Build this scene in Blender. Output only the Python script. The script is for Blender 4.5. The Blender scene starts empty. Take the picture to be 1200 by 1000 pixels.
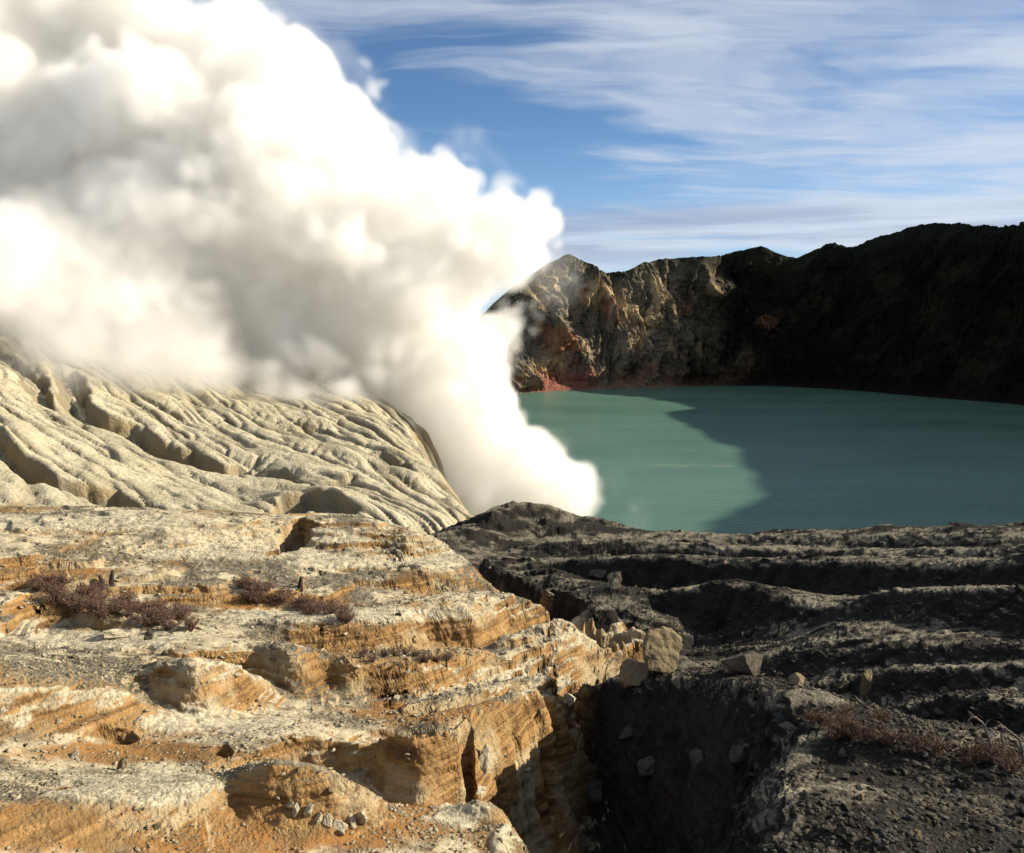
import bpy, bmesh, math, random, time
import numpy as np
from mathutils import Vector

T0 = time.time()
scene = bpy.context.scene
COL = scene.collection
R = math.radians

# ------------------------------------------------------------------ camera
F = 1039.0                      # focal length in photo pixels (1200 wide)
PITCH = R(7.13)                 # looking down
cam_d = bpy.data.cameras.new('camera')
cam_d.sensor_fit = 'HORIZONTAL'
cam_d.sensor_width = 36.0
cam_d.lens = 36.0 * F / 1200.0
cam_d.clip_start = 0.5
cam_d.clip_end = 60000.0
cam = bpy.data.objects.new('camera', cam_d)
COL.objects.link(cam)
cam.location = (0, 0, 0)
cam.rotation_euler = (R(90) - PITCH, 0, 0)
scene.camera = cam

# ------------------------------------------------------------------ light
SUN_EL = R(25.0)
SUN_AZ = R(6.0)                 # angle from +x (photo's right-hand side) towards +y (into the picture)
SUN_DIR = Vector((math.cos(SUN_AZ) * math.cos(SUN_EL), math.sin(SUN_AZ) * math.cos(SUN_EL), math.sin(SUN_EL)))
sun_d = bpy.data.lights.new('sun', 'SUN')
sun_d.energy = 5.0
sun_d.angle = R(0.5)
sun_d.color = (1.0, 0.91, 0.75)
sun = bpy.data.objects.new('sun', sun_d)
COL.objects.link(sun)
sun.rotation_euler = SUN_DIR.to_track_quat('Z', 'Y').to_euler()

scene.view_settings.view_transform = 'Standard'
scene.view_settings.look = 'None'
scene.view_settings.gamma = 1.0
scene.view_settings.use_curve_mapping = False
scene.view_settings.exposure = EXPOSURE = 1.0

cy = scene.cycles
cy.use_denoising = True
try:
    cy.denoiser = 'OPENIMAGEDENOISE'
    cy.denoising_input_passes = 'RGB_ALBEDO_NORMAL'
except Exception:
    pass
cy.max_bounces = 20
cy.diffuse_bounces = 2
cy.glossy_bounces = 2
cy.transmission_bounces = 2
cy.transparent_max_bounces = 8
cy.volume_bounces = 14
cy.volume_step_rate = 1.0
cy.volume_max_steps = 512
cy.use_adaptive_sampling = True
cy.adaptive_threshold = 0.02
cy.caustics_reflective = False
cy.caustics_refractive = False


# ------------------------------------------------------------------ node helpers
class N:
    """tiny wrapper to build node trees"""
    def __init__(self, tree):
        self.t = tree
    def new(self, kind, **kw):
        n = self.t.nodes.new(kind)
        for k, v in kw.items():
            setattr(n, k, v)
        return n
    def link(self, a, b):
        self.t.links.new(a, b)
    def put(self, sock, v):
        if hasattr(v, 'is_output'):
            self.t.links.new(v, sock)
        elif v is not None:
            if hasattr(sock, 'default_value'):
                try:
                    sock.default_value = v
                except Exception:
                    sock.default_value = (*v, 1.0)
    def math(self, op, a, b=0.0, c=None, clamp=False):
        n = self.new('ShaderNodeMath', operation=op, use_clamp=clamp)
        self.put(n.inputs[0], a); self.put(n.inputs[1], b)
        if c is not None:
            self.put(n.inputs[2], c)
        return n.outputs[0]
    def vmath(self, op, a, b=None, out=0):
        n = self.new('ShaderNodeVectorMath', operation=op)
        self.put(n.inputs[0], a)
        if b is not None:
            if op == 'SCALE':
                self.put(n.inputs['Scale'], b)
            else:
                self.put(n.inputs[1], b)
        return n.outputs[out]
    def noise(self, vec, scale, detail=4.0, rough=0.55, distort=0.0, out='Fac', kind='FBM'):
        n = self.new('ShaderNodeTexNoise', noise_dimensions='3D', noise_type=kind)
        self.put(n.inputs['Vector'], vec)
        self.put(n.inputs['Scale'], scale); self.put(n.inputs['Detail'], detail)
        self.put(n.inputs['Roughness'], rough); self.put(n.inputs['Distortion'], distort)
        return n.outputs[out]
    def voronoi(self, vec, scale, feature='F1', out='Distance', rand=1.0):
        n = self.new('ShaderNodeTexVoronoi', feature=feature)
        self.put(n.inputs['Vector'], vec); self.put(n.inputs['Scale'], scale)
        self.put(n.inputs['Randomness'], rand)
        return n.outputs[out]
    def mapping(self, vec, scale=(1, 1, 1), rot=(0, 0, 0), loc=(0, 0, 0)):
        n = self.new('ShaderNodeMapping')
        self.put(n.inputs['Vector'], vec)
        n.inputs['Location'].default_value = loc
        n.inputs['Rotation'].default_value = rot
        n.inputs['Scale'].default_value = scale
        return n.outputs[0]
    def ramp(self, fac, stops, interp='LINEAR'):
        n = self.new('ShaderNodeValToRGB')
        n.color_ramp.interpolation = interp
        el = n.color_ramp.elements
        while len(el) < len(stops):
            el.new(0.5)
        for e, (p, c) in zip(el, stops):
            e.position = p
            e.color = (c, c, c, 1) if isinstance(c, (int, float)) else (*c, 1)
        self.put(n.inputs[0], fac)
        return n.outputs[0]
    def mapr(self, v, a, b, c=0.0, d=1.0, smooth=False):
        n = self.new('ShaderNodeMapRange', interpolation_type='SMOOTHSTEP' if smooth else 'LINEAR')
        n.clamp = True
        self.put(n.inputs['Value'], v)
        for k, x in (('From Min', a), ('From Max', b), ('To Min', c), ('To Max', d)):
            self.put(n.inputs[k], x)
        return n.outputs[0]
    def mix(self, fac, a, b, blend='MIX'):
        n = self.new('ShaderNodeMix', data_type='RGBA', blend_type=blend)
        n.clamp_factor = True
        self.put(n.inputs[0], fac)
        for s, v in ((n.inputs[6], a), (n.inputs[7], b)):
            if isinstance(v, tuple) and len(v) == 3:
                v = (*v, 1.0)
            self.put(s, v)
        return n.outputs[2]
    def attr(self, name, out='Fac'):
        n = self.new('ShaderNodeAttribute', attribute_name=name)
        return n.outputs[out]
    def bump(self, height, strength, dist, normal=None):
        n = self.new('ShaderNodeBump')
        self.put(n.inputs['Strength'], strength); self.put(n.inputs['Distance'], dist)
        self.put(n.inputs['Height'], height)
        if normal is not None:
            self.put(n.inputs['Normal'], normal)
        return n.outputs[0]


def material(name):
    m = bpy.data.materials.new(name)
    m.use_nodes = True
    m.node_tree.nodes.clear()
    n = N(m.node_tree)
    out = n.new('ShaderNodeOutputMaterial')
    return m, n, out


def principled(n, out, color, rough=0.9, normal=None, spec=0.2):
    p = n.new('ShaderNodeBsdfPrincipled')
    n.put(p.inputs['Base Color'], color if hasattr(color, 'is_output') else (*color, 1.0))
    n.put(p.inputs['Roughness'], rough)
    n.put(p.inputs['Specular IOR Level'], spec)
    if normal is not None:
        n.put(p.inputs['Normal'], normal)
    n.link(p.outputs[0], out.inputs['Surface'])
    return p


# ------------------------------------------------------------------ sky
SKY_STRENGTH = 0.05
SKY_LOC = (3.1, 0.6, 0.0)
w = bpy.data.worlds.new('World')
scene.world = w
w.use_nodes = True
w.node_tree.nodes.clear()
n = N(w.node_tree)
wout = n.new('ShaderNodeOutputWorld')
bg = n.new('ShaderNodeBackground')
sky = n.new('ShaderNodeTexSky', sky_type='NISHITA')
sky.sun_disc = False
sky.sun_elevation = SUN_EL
sky.sun_rotation = R(90) - SUN_AZ
sky.altitude = 2300.0
sky.air_density = 0.75
sky.dust_density = 0.15
sky.ozone_density = 2.0
tc = n.new('ShaderNodeTexCoord')
d = n.vmath('NORMALIZE', tc.outputs['Generated'])
sep = n.new('ShaderNodeSeparateXYZ'); n.link(d, sep.inputs[0])
zc = n.math('MAXIMUM', sep.outputs['Z'], 0.0)
# cloud sheet: the view direction cut with a high flat layer, clouds drawn out along x by the wind
inv = n.math('DIVIDE', 1.0, n.math('ADD', zc, 0.10))
comb = n.new('ShaderNodeCombineXYZ')
n.link(n.math('MULTIPLY', sep.outputs['X'], inv), comb.inputs[0])
n.link(n.math('MULTIPLY', sep.outputs['Y'], inv), comb.inputs[1])
lay = comb.outputs[0]
p1 = n.mapping(lay, scale=(0.42, 0.80, 1.0), rot=(0, 0, R(8)), loc=SKY_LOC)
warp = n.noise(p1, 1.1, 4.0, 0.55, out='Color')
p1w = n.vmath('ADD', p1, n.vmath('SCALE', n.vmath('SUBTRACT', warp, (0.5, 0.5, 0.5)), 1.1))
broad = n.noise(p1w, 0.95, 5.0, 0.52)
fine = n.noise(n.mapping(p1w, scale=(0.8, 2.0, 1.0), rot=(0, 0, R(14))), 2.2, 6.0, 0.6, 0.6)
cl = n.math('ADD', n.math('MULTIPLY', broad, 0.85), n.math('MULTIPLY', fine, 0.28))
cloud = n.mapr(cl, 0.45, 0.67, 0.0, 1.0, smooth=True)
# low grey-violet bank of stratus near the horizon, streaky
ps = n.new('ShaderNodeCombineXYZ')
az = n.math('ARCTAN2', sep.outputs['X'], sep.outputs['Y'])
n.link(n.math('MULTIPLY', az, 1.7), ps.inputs[0])
n.link(n.math('MULTIPLY', sep.outputs['Z'], 26.0), ps.inputs[1])
low = n.noise(ps.outputs[0], 1.0, 5.0, 0.55)
lowband = n.math('MULTIPLY', n.mapr(low, 0.40, 0.56, 0.0, 1.0, smooth=True),
                 n.math('MULTIPLY', n.mapr(sep.outputs['Z'], 0.045, 0.075, 0, 1, True), n.mapr(sep.outputs['Z'], 0.13, 0.10, 0, 1, True)))
skyc = n.mix(1.0, sky.outputs[0], (1.14, 1.36, 1.42), 'MULTIPLY')
# whiter towards the horizon where one looks through more air
skyc = n.mix(n.mapr(zc, 0.22, 0.0, 0.0, 0.55, True), skyc, (4.4, 6.0, 7.8))
c1 = n.mix(n.math('MULTIPLY', cloud, 0.80), skyc, (7.2, 7.7, 8.6))
c2 = n.mix(n.math('MULTIPLY', lowband, 0.75), c1, (3.3, 4.1, 5.9))
n.link(c2, bg.inputs['Color'])
bg.inputs['Strength'].default_value = SKY_STRENGTH
n.link(bg.outputs[0], wout.inputs['Surface'])
w.cycles.sampling_method = 'MANUAL'
w.cycles.sample_map_resolution = 512


# ------------------------------------------------------------------ numpy noise
def _tab(seed):
    rs = np.random.RandomState(seed)
    perm = rs.permutation(1024).astype(np.int32)
    ang = rs.rand(1024).astype(np.float32) * 2 * np.pi
    return perm, np.cos(ang).astype(np.float32), np.sin(ang).astype(np.float32)
_tabs = {}


def perlin2(x, y, seed=0):
    if seed not in _tabs:
        _tabs[seed] = _tab(seed)
    perm, gx, gy = _tabs[seed]
    x = np.asarray(x, np.float32); y = np.asarray(y, np.float32)
    xf = np.floor(x); yf = np.floor(y)
    xi = xf.astype(np.int32) & 1023; yi = yf.astype(np.int32) & 1023
    dx = x - xf; dy = y - yf
    sx = dx * dx * dx * (dx * (dx * 6 - 15) + 10); sy = dy * dy * dy * (dy * (dy * 6 - 15) + 10)
    x1 = (xi + 1) & 1023; y1 = (yi + 1) & 1023
    px0 = perm[xi]; px1 = perm[x1]
    a = perm[(px0 + yi) & 1023]; b = perm[(px1 + yi) & 1023]
    c = perm[(px0 + y1) & 1023]; e = perm[(px1 + y1) & 1023]
    na = gx[a] * dx + gy[a] * dy
    nb = gx[b] * (dx - 1) + gy[b] * dy
    nc = gx[c] * dx + gy[c] * (dy - 1)
    ne = gx[e] * (dx - 1) + gy[e] * (dy - 1)
    t0 = na + sx * (nb - na)
    t1 = nc + sx * (ne - nc)
    return (t0 + sy * (t1 - t0)) * 1.5


def fbm2(x, y, octaves=4, gain=0.5, lac=2.03, seed=0):
    s = 0; a = 1.0; f = 1.0; tot = 0
    for o in range(octaves):
        s = s + a * perlin2(x * f + 17.3 * o, y * f - 9.1 * o, seed + o)
        tot += a; a *= gain; f *= lac
    return s / tot


def ridged2(x, y, octaves=4, gain=0.5, lac=2.1, seed=0):
    s = 0; a = 1.0; f = 1.0; tot = 0
    for o in range(octaves):
        s = s + a * (1 - np.abs(perlin2(x * f + 11.7 * o, y * f + 5.3 * o, seed + o)) * 1.6)
        tot += a; a *= gain; f *= lac
    return s / tot


def sstep(a, b, x):
    t = np.clip((x - a) / (b - a), 0, 1)
    return t * t * (3 - 2 * t)


# ------------------------------------------------------------------ photo pixel -> place in the world
def ray(px, py):
    a = (np.asarray(px, float) - 600.0) / F
    b = (500.0 - np.asarray(py, float)) / F
    dy = math.cos(PITCH) + b * math.sin(PITCH)
    dz = -math.sin(PITCH) + b * math.cos(PITCH)
    return a / dy, dz / dy            # x and z per metre of depth y


def P(px, py, d):
    u, v = ray(px, py)
    return u * d, d, v * d


def smooth_cols(a, k):
    """running mean along axis 0"""
    if k < 2:
        return a
    pad = np.concatenate([np.repeat(a[:1], k, 0), a, np.repeat(a[-1:], k, 0)], 0)
    c = np.cumsum(pad, 0)
    w_ = 2 * k + 1
    c = np.concatenate([np.zeros_like(c[:1]), c], 0)
    return ((c[w_:] - c[:-w_]) / w_)[: a.shape[0]]


def grid_mesh(name, V, mat, attrs=None, smooth=True, flip=False):
    """V: (rows, cols, 3) array of points -> one mesh"""
    nr, nc = V.shape[:2]
    me = bpy.data.meshes.new(name)
    idx = np.arange(nr * nc, dtype=np.int32).reshape(nr, nc)
    q = np.stack([idx[:-1, :-1], idx[:-1, 1:], idx[1:, 1:], idx[1:, :-1]], -1).reshape(-1, 4)
    if flip:
        q = q[:, ::-1]
    me.vertices.add(nr * nc)
    me.vertices.foreach_set('co', np.ascontiguousarray(V, np.float32).ravel())
    me.loops.add(q.size)
    me.loops.foreach_set('vertex_index', np.ascontiguousarray(q).ravel())
    me.polygons.add(len(q))
    me.polygons.foreach_set('loop_start', np.arange(0, q.size, 4, dtype=np.int32))
    if smooth:
        me.polygons.foreach_set('use_smooth', np.ones(len(q), bool))
    me.update(calc_edges=True)
    for k, v in (attrs or {}).items():
        at = me.attributes.new(k, 'FLOAT', 'POINT')
        at.data.foreach_set('value', np.ascontiguousarray(v, np.float32).ravel())
    me.materials.append(mat)
    o = bpy.data.objects.new(name, me)
    COL.objects.link(o)
    return o


def tri_mesh(name, V, T, mat, smooth=False):
    me = bpy.data.meshes.new(name)
    T = np.asarray(T, np.int32)
    k = T.shape[1]
    me.vertices.add(len(V)); me.vertices.foreach_set('co', np.ascontiguousarray(V, np.float32).ravel())
    me.loops.add(T.size); me.loops.foreach_set('vertex_index', T.ravel())
    me.polygons.add(len(T)); me.polygons.foreach_set('loop_start', np.arange(0, T.size, k, dtype=np.int32))
    if smooth:
        me.polygons.foreach_set('use_smooth', np.ones(len(T), bool))
    me.update(calc_edges=True)
    if mat is not None:
        me.materials.append(mat)
    return me


def grid_normals(V):
    du = np.empty_like(V); dv = np.empty_like(V)
    du[:, 1:-1] = V[:, 2:] - V[:, :-2]; du[:, 0] = V[:, 1] - V[:, 0]; du[:, -1] = V[:, -1] - V[:, -2]
    dv[1:-1] = V[2:] - V[:-2]; dv[0] = V[1] - V[0]; dv[-1] = V[-1] - V[-2]
    nn = np.cross(du, dv)
    nn /= np.linalg.norm(nn, axis=-1, keepdims=True) + 1e-9
    return nn
# =====================================================================
# FOREGROUND GROUND: eroded ash terraces, the ravine and the dark far bank
# =====================================================================
_py = np.array([560, 580, 600, 620, 640, 680, 720, 760, 800, 840, 880, 920, 960, 1000, 1060, 1150], float)
_dl = np.array([84, 76, 68, 61, 56.5, 51, 47, 41.5, 36.5, 32.5, 29.3, 26.6, 24, 22, 19, 15.5], float)


def DL(px, py):
    """depth of the terraced hill's surface at a photo pixel; it tilts up to the west"""
    return float(np.interp(py, _py, _dl)) * (0.80 + 0.20 * min(max(px, -250), 620) / 560.0)


FEAT = []          # (u, ln d, z)


def feat(pts, step=9, hill=False):
    """polyline of (px, py, d) -> control points; py may be ('z', z) for ground one cannot see"""
    full = []
    for p in pts:
        px, py = p[0], p[1]
        d = p[2] if len(p) > 2 else DL(px, py)
        if isinstance(py, tuple):
            u, z = (px - 600) / (F * 0.99), py[1]
        else:
            u, v = ray(px, py); z = v * d
        full.append((px, float(u), math.log(d), float(z)))
    for a, b in zip(full[:-1], full[1:]):
        k = max(1, int(abs(b[0] - a[0]) / step))
        for i in range(k):
            t = i / k
            FEAT.append(tuple(a[j] + (b[j] - a[j]) * t for j in (1, 2, 3)))
    FEAT.append(full[-1][1:])


def scarp(foot, top, gap=0.35):
    """foot line on the hill surface, top edge of the step straight behind it"""
    feat(foot)
    fx = [p[0] for p in foot]; fd = [DL(*p) for p in foot]
    fy = [p[1] for p in foot]
    tp = []
    for px, py in top:
        d0 = float(np.interp(px, fx, fd)); y0 = float(np.interp(px, fx, fy))
        _, r0 = ray(px, y0); _, r1 = ray(px, py)
        hgt = (r1 - r0) * d0
        tp.append((px, py, d0 + 0.12 + gap * max(hgt, 0.0)))
    feat(tp)


# --- terraced hill: general surface
for row in ([(-330, 600), (-100, 597), (60, 594), (200, 600), (330, 606), (420, 612), (478, 624)],
            [(-330, 660), (0, 650), (200, 652), (400, 655), (520, 652)],
            [(-330, 760), (-150, 760), (-40, 760)],
            [(-330, 880), (-150, 880), (-40, 880)],
            [(-330, 1150), (0, 1150), (300, 1150), (520, 1120)]):
    feat(row)
# scarps read off the photograph: foot line, top edge
scarp([(-60, 990), (40, 985), (140, 975), (230, 962), (275, 950)], [(-60, 962), (40, 955), (90, 938), (130, 942), (185, 946), (235, 934), (262, 925)], 0.6)
feat([(-60, 935), (60, 925), (110, 912), (180, 905), (240, 908)])
scarp([(285, 955), (320, 966), (350, 972), (395, 974), (432, 968)], [(284, 903), (320, 896), (355, 899), (395, 912), (428, 930)], 0.45)
scarp([(240, 905), (290, 900), (350, 896), (400, 905), (424, 915), (434, 902)], [(240, 893), (292, 884), (340, 867), (394, 870), (424, 876), (428, 874)], 0.35)
scarp([(434, 910), (462, 926), (490, 936), (505, 934), (533, 926)], [(428, 874), (448, 861), (468, 858), (487, 865), (500, 856), (520, 848), (533, 850)], 0.2)
feat([(540, 915, 28.5), (575, 893, 30.5), (600, 882, 32), (640, 862, 34.5), (668, 846, 36.5)])
feat([(533, 842, 30.2), (560, 832, 31.5), (600, 828, 33), (640, 823, 35), (672, 823, 36.9)])
feat([(220, 862), (320, 848), (420, 842), (500, 830)])
scarp([(-80, 868), (0, 864), (60, 858), (110, 852), (180, 848)], [(-80, 822), (0, 815), (25, 806), (75, 801), (130, 808), (165, 822)], 0.7)
scarp([(190, 820), (235, 838), (290, 826), (322, 812)], [(170, 787), (230, 784), (285, 789), (318, 801)], 0.5)
scarp([(210, 790), (300, 795), (330, 803), (357, 814), (386, 806), (398, 788)], [(210, 771), (300, 770), (340, 771), (388, 771), (396, 774)], 0.3)
scarp([(410, 812), (450, 812), (500, 806), (540, 798), (600, 790)], [(410, 779), (450, 786), (500, 781), (550, 776), (600, 776)], 0.4)
scarp([(480, 842), (540, 836), (600, 818), (650, 806)], [(470, 823), (540, 815), (600, 805), (650, 799)], 0.5)
scarp([(340, 756), (390, 758), (440, 761), (500, 751), (560, 752), (600, 740), (640, 729)], [(340, 741), (400, 738), (450, 741), (500, 733), (560, 728), (600, 722), (640, 718)], 0.4)
scarp([(-60, 690), (20, 688), (110, 694), (170, 696), (230, 704), (290, 708), (400, 712)], [(-60, 674), (20, 672), (110, 683), (170, 687), (230, 696), (290, 700), (400, 706)], 0.5)
scarp([(-60, 728), (20, 724), (80, 722), (140, 738)], [(-60, 708), (20, 706), (80, 709), (140, 728)], 0.5)
scarp([(-40, 660), (60, 664), (120, 672)], [(-40, 645), (60, 655), (120, 664)], 0.5)
scarp([(440, 692), (500, 690), (560, 694), (585, 692)], [(440, 684), (490, 676), (545, 679), (572, 684)], 0.5)
scarp([(400, 668), (450, 662), (500, 650), (520, 648)], [(400, 664), (450, 652), (490, 639), (510, 641)], 0.5)
scarp([(190, 640), (260, 634), (330, 628), (380, 640)], [(190, 636), (260, 625), (330, 619), (380, 634)], 0.5)
# near mound at the ravine's mouth
feat([(440, 985), (500, 962), (535, 944), (565, 946), (600, 966), (622, 1000), (640, 1060)])
feat([(470, 1000), (520, 1000), (560, 1000), (592, 1005)])
feat([(450, 968), (500, 974), (540, 968), (570, 972)])
feat([(486, ('z', -16.6), 26.2), (520, ('z', -17.8), 26.6), (560, ('z', -18.8), 26.6), (604, ('z', -19.4), 25.9), (644, ('z', -19.8), 23.4), (664, ('z', -19.8), 19.0)], 9)
feat([(556, ('z', -18.8), 28.2), (596, ('z', -19.6), 30.6), (630, ('z', -20.4), 33.4), (664, ('z', -20.8), 36.4), (690, ('z', -21.0), 39.5)], 9)
# right-hand silhouette of the hill and the drop behind it
feat([(478, 624, 59), (520, 640, 56), (550, 660, 53.5), (580, 690, 50), (590, 703, 48.4), (634, 719, 47.2)])
# small gully between hill and spur, and its dark inner flank
feat([(540, 762, 41.0), (566, ('z', -17.4), 42.1), (604, ('z', -18.3), 43.7), (650, ('z', -19.6), 46.4), (674, ('z', -20.8), 49.4), (662, ('z', -22.0), 54), (622, ('z', -22.8), 58.5), (578, ('z', -23.4), 65), (534, ('z', -24.0), 76), (500, ('z', -25.0), 88)], 8)
feat([(550, 763, 40.6), (573, 757, 41.5), (613, 743, 43.0), (667, 731, 45.6), (694, 719, 49.6)])
feat([(700, 735, 48.2), (722, 730, 49.6), (740, 737, 48.6)])
# spur crest, its near edge and the riser below
feat([(752, 742, 48.5), (722, 716, 51.8), (700, 707, 53.4), (650, 697, 56.8), (622, 682, 61.3), (590, 665, 68.5), (570, 655, 74)], 8)
feat([(765, ('z', -20.6), 50.5), (735, ('z', -21.2), 54.5), (705, ('z', -21.6), 57.5), (655, ('z', -21.8), 61), (630, ('z', -21.9), 66), (598, ('z', -22.2), 74)], 10)
feat([(780, 730, 60), (740, 702, 64), (690, 686, 67), (640, 667, 76)])
feat([(752, 744, 48), (720, 754, 45.3), (680, 766, 43), (640, 777, 41), (600, 788, 38.9)])
feat([(745, 762, 47.0), (700, 776, 43.6), (660, 790, 41.2), (620, 800, 38.7)])
# ravine floor
feat([(660, ('z', -20.4), 25.0), (645, ('z', -20.8), 29.0), (668, ('z', -21.2), 33.6), (688, ('z', -21.4), 37.6), (702, ('z', -21.4), 41.2), (705, 806, 45.2), (735, 788, 49.0), (760, 772, 53), (800, 762, 58), (850, 742, 62)])
feat([(690, ('z', -20.8), 47.5), (740, ('z', -21.6), 51), (780, ('z', -22.2), 55)])
feat([(755, ('z', -19.0), 16), (762, ('z', -18.8), 19), (775, ('z', -18.8), 21.5), (795, ('z', -19.0), 24), (805, ('z', -19.4), 26.5), (775, ('z', -20.0), 30.5), (735, ('z', -20.4), 34), (700, ('z', -20.8), 37)], 9)
feat([(800, ('z', -15.5), 14.3), (815, ('z', -15.2), 17.4), (832, ('z', -15.2), 19.8), (862, ('z', -15.2), 22.2), (874, ('z', -15.6), 24.3), (842, ('z', -16.6), 27.2), (780, ('z', -18.0), 32), (735, ('z', -18.8), 35.4), (690, ('z', -19.2), 38)], 9)
# bank plateau (rubble): its back edge, its front edge, the hollow behind it
feat([(700, 796, 40.89), (770, 787, 37.48), (860, 788, 32.85), (935, 803, 29.32), (1000, 842, 24.50), (1090, 855, 22.89), (1200, 880, 21.37), (1400, 900, 20.08)], 20)
feat([(676, 806, 39.96), (740, 806, 36.77), (800, 811, 33.47), (868, 828, 28.49), (920, 838, 26.50), (912, 872, 23.77), (896, 905, 22.01), (866, 955, 19.52), (850, 1000, 17.61), (830, 1100, 14.19)], 10)
feat([(920, 900, 21.84), (1000, 900, 21.05), (1100, 930, 19.28), (1200, 960, 17.83), (1400, 980, 16.86)], 30)
feat([(880, 1060, 14.86), (1000, 1060, 14.46), (1200, 1080, 13.81), (1400, 1100, 12.85)], 30)
feat([(700, ('z', -20.0), 45.8), (780, ('z', -20.4), 46.5), (870, ('z', -19.9), 44), (940, ('z', -18.9), 40.5), (1010, ('z', -17.5), 35), (1090, ('z', -16.4), 32.4), (1200, ('z', -15.7), 30.2), (1400, ('z', -15.2), 29)], 20)


def DR(px, d):
    """the far bank runs nearer on the right-hand side"""
    return d * (1.0 - 0.26 * max(0.0, px - 700) / 500.0)


def bank(foot, top, gap=0.5):
    feat([(x, y, DR(x, d)) for x, y, d in foot], 20)
    feat([(x, y, DR(x, d)) for x, y, d in top], 20)


# cuesta ridges of the far bank: foot of the dark face, edge of the lit top
bank([(1060, 842, 44), (1120, 846, 43), (1200, 858, 41.5), (1400, 870, 40)], [(1060, 824, 45.4), (1110, 814, 44.4), (1200, 828, 42.8), (1400, 845, 41)])
bank([(960, 812, 50), (1040, 812, 48.5), (1120, 808, 48), (1200, 810, 47.5), (1400, 820, 47)], [(960, 800, 50.6), (1040, 790, 49.4), (1120, 783, 49.4), (1200, 779, 49.2), (1400, 785, 48.6)])
bank([(900, 782, 53), (960, 784, 53), (1080, 782, 52.6), (1200, 778, 52.0)], [(930, 768, 54), (1000, 766, 54.4), (1080, 757, 54.8), (1200, 756, 54.6)])
bank([(1200, 752, 57.4), (1150, 748, 58.4), (1060, 737, 59.6), (1000, 729, 60)], [(1240, 751, 57.4), (1400, 748, 57)])
bank([(960, 728, 64), (1010, 727, 63), (1060, 734, 61.2), (1200, 746, 59.5), (1400, 742, 59)], [(1010, 700, 66), (1050, 691, 66.2), (1120, 690, 64.6), (1200, 691, 63.4), (1400, 692, 62)])
bank([(760, 722, 66), (830, 720, 67.4), (900, 724, 66.4), (960, 732, 64)], [(760, 702, 67.6), (800, 694, 68.4), (835, 684, 69.2), (880, 690, 68.4), (920, 704, 67), (965, 722, 64.8)])
bank([(600, 676, 86), (650, 690, 86), (720, 694, 84.6), (800, 692, 83.2), (900, 698, 81), (1000, 696, 79), (1100, 692, 75.2), (1200, 688, 74), (1400, 686, 72)],
     [(640, 655, 90), (700, 657, 87), (780, 656, 85.5), (850, 661, 84), (930, 663, 82.5), (1010, 662, 81), (1110, 667, 77), (1200, 657, 76), (1400, 656, 74)])
bank([(640, 654, 95.5), (760, 656, 94.6), (880, 660, 92), (1000, 660, 90), (1100, 659, 89), (1200, 655, 88), (1400, 655, 86)],
     [(640, 636, 98), (760, 638, 97), (880, 645, 94), (1010, 648, 92), (1100, 647, 91), (1200, 643, 90), (1400, 643, 88)])
bank([(560, 648, 98), (640, 636, 103), (760, 640, 106), (880, 646, 108), (1000, 646, 109), (1200, 642, 109), (1400, 640, 109)],
     [(522, 630, 96), (545, 617, 101), (575, 599, 106), (600, 589, 109), (645, 592, 110), (680, 606, 110), (720, 615, 110), (770, 625, 110), (820, 630, 110), (872, 635, 110), (885, 630, 111), (950, 628.5, 112), (1060, 629, 112), (1200, 627, 112), (1400, 626, 112)])
feat([(560, 622, 104), (620, 606, 108), (680, 612, 108.5), (740, 621, 108.5)])
# behind everything the ground falls away to the lake
for dd, zz in ((124, -38), (150, -62), (200, -92), (260, -112)):
    feat([(500, ('z', zz - 4), dd), (700, ('z', zz), dd), (1000, ('z', zz - 1), dd), (1400, ('z', zz), dd)], 50)
for dd, zz in ((66, -17.5), (78, -25), (95, -33), (120, -42), (150, -60), (260, -112)):
    feat([(-330, ('z', zz + 1), dd * 1.0), (0, ('z', zz), dd * 1.06), (240, ('z', zz), dd * 1.12), (420, ('z', zz - 1), dd * 1.16)], 50)

FE = np.array(FEAT)
KU = 0.75


def rbf_fit(F_, ku):
    X = np.stack([F_[:, 0] * ku, F_[:, 1]], 1)
    D = np.sqrt(((X[:, None] - X[None]) ** 2).sum(-1))
    n_ = len(X)
    A = np.zeros((n_ + 3, n_ + 3))
    A[:n_, :n_] = -D + np.eye(n_) * -0.0006
    Pm = np.concatenate([np.ones((n_, 1)), X], 1)
    A[:n_, n_:] = Pm; A[n_:, :n_] = Pm.T
    b = np.concatenate([F_[:, 2], np.zeros(3)])
    return X, np.linalg.solve(A, b)


def rbf_grid(X, c, uu, ll, ku):
    n_ = len(X)
    out = np.empty((len(uu), len(ll)), np.float32)
    cx = c[:n_].astype(np.float32); X = X.astype(np.float32)
    dl2 = (ll[:, None].astype(np.float32) - X[None, :, 1]) ** 2
    for i, u in enumerate(uu):
        du2 = (np.float32(u * ku) - X[:, 0]) ** 2
        out[i] = -(np.sqrt(dl2 + du2[None]) @ cx) + c[n_] + c[n_ + 1] * u * ku + c[n_ + 2] * ll
    return out


def bilin(G, uu, ll, u, l):
    fu = np.clip((u - uu[0]) / (uu[1] - uu[0]), 0, len(uu) - 1.001)
    fl = np.clip((l - ll[0]) / (ll[1] - ll[0]), 0, len(ll) - 1.001)
    iu = fu.astype(np.int32); il = fl.astype(np.int32)
    a = (fu - iu).astype(np.float32); b = (fl - il).astype(np.float32)
    return (G[iu, il] * (1 - a) + G[iu + 1, il] * a) * (1 - b) + (G[iu, il + 1] * (1 - a) + G[iu + 1, il + 1] * a) * b


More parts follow.
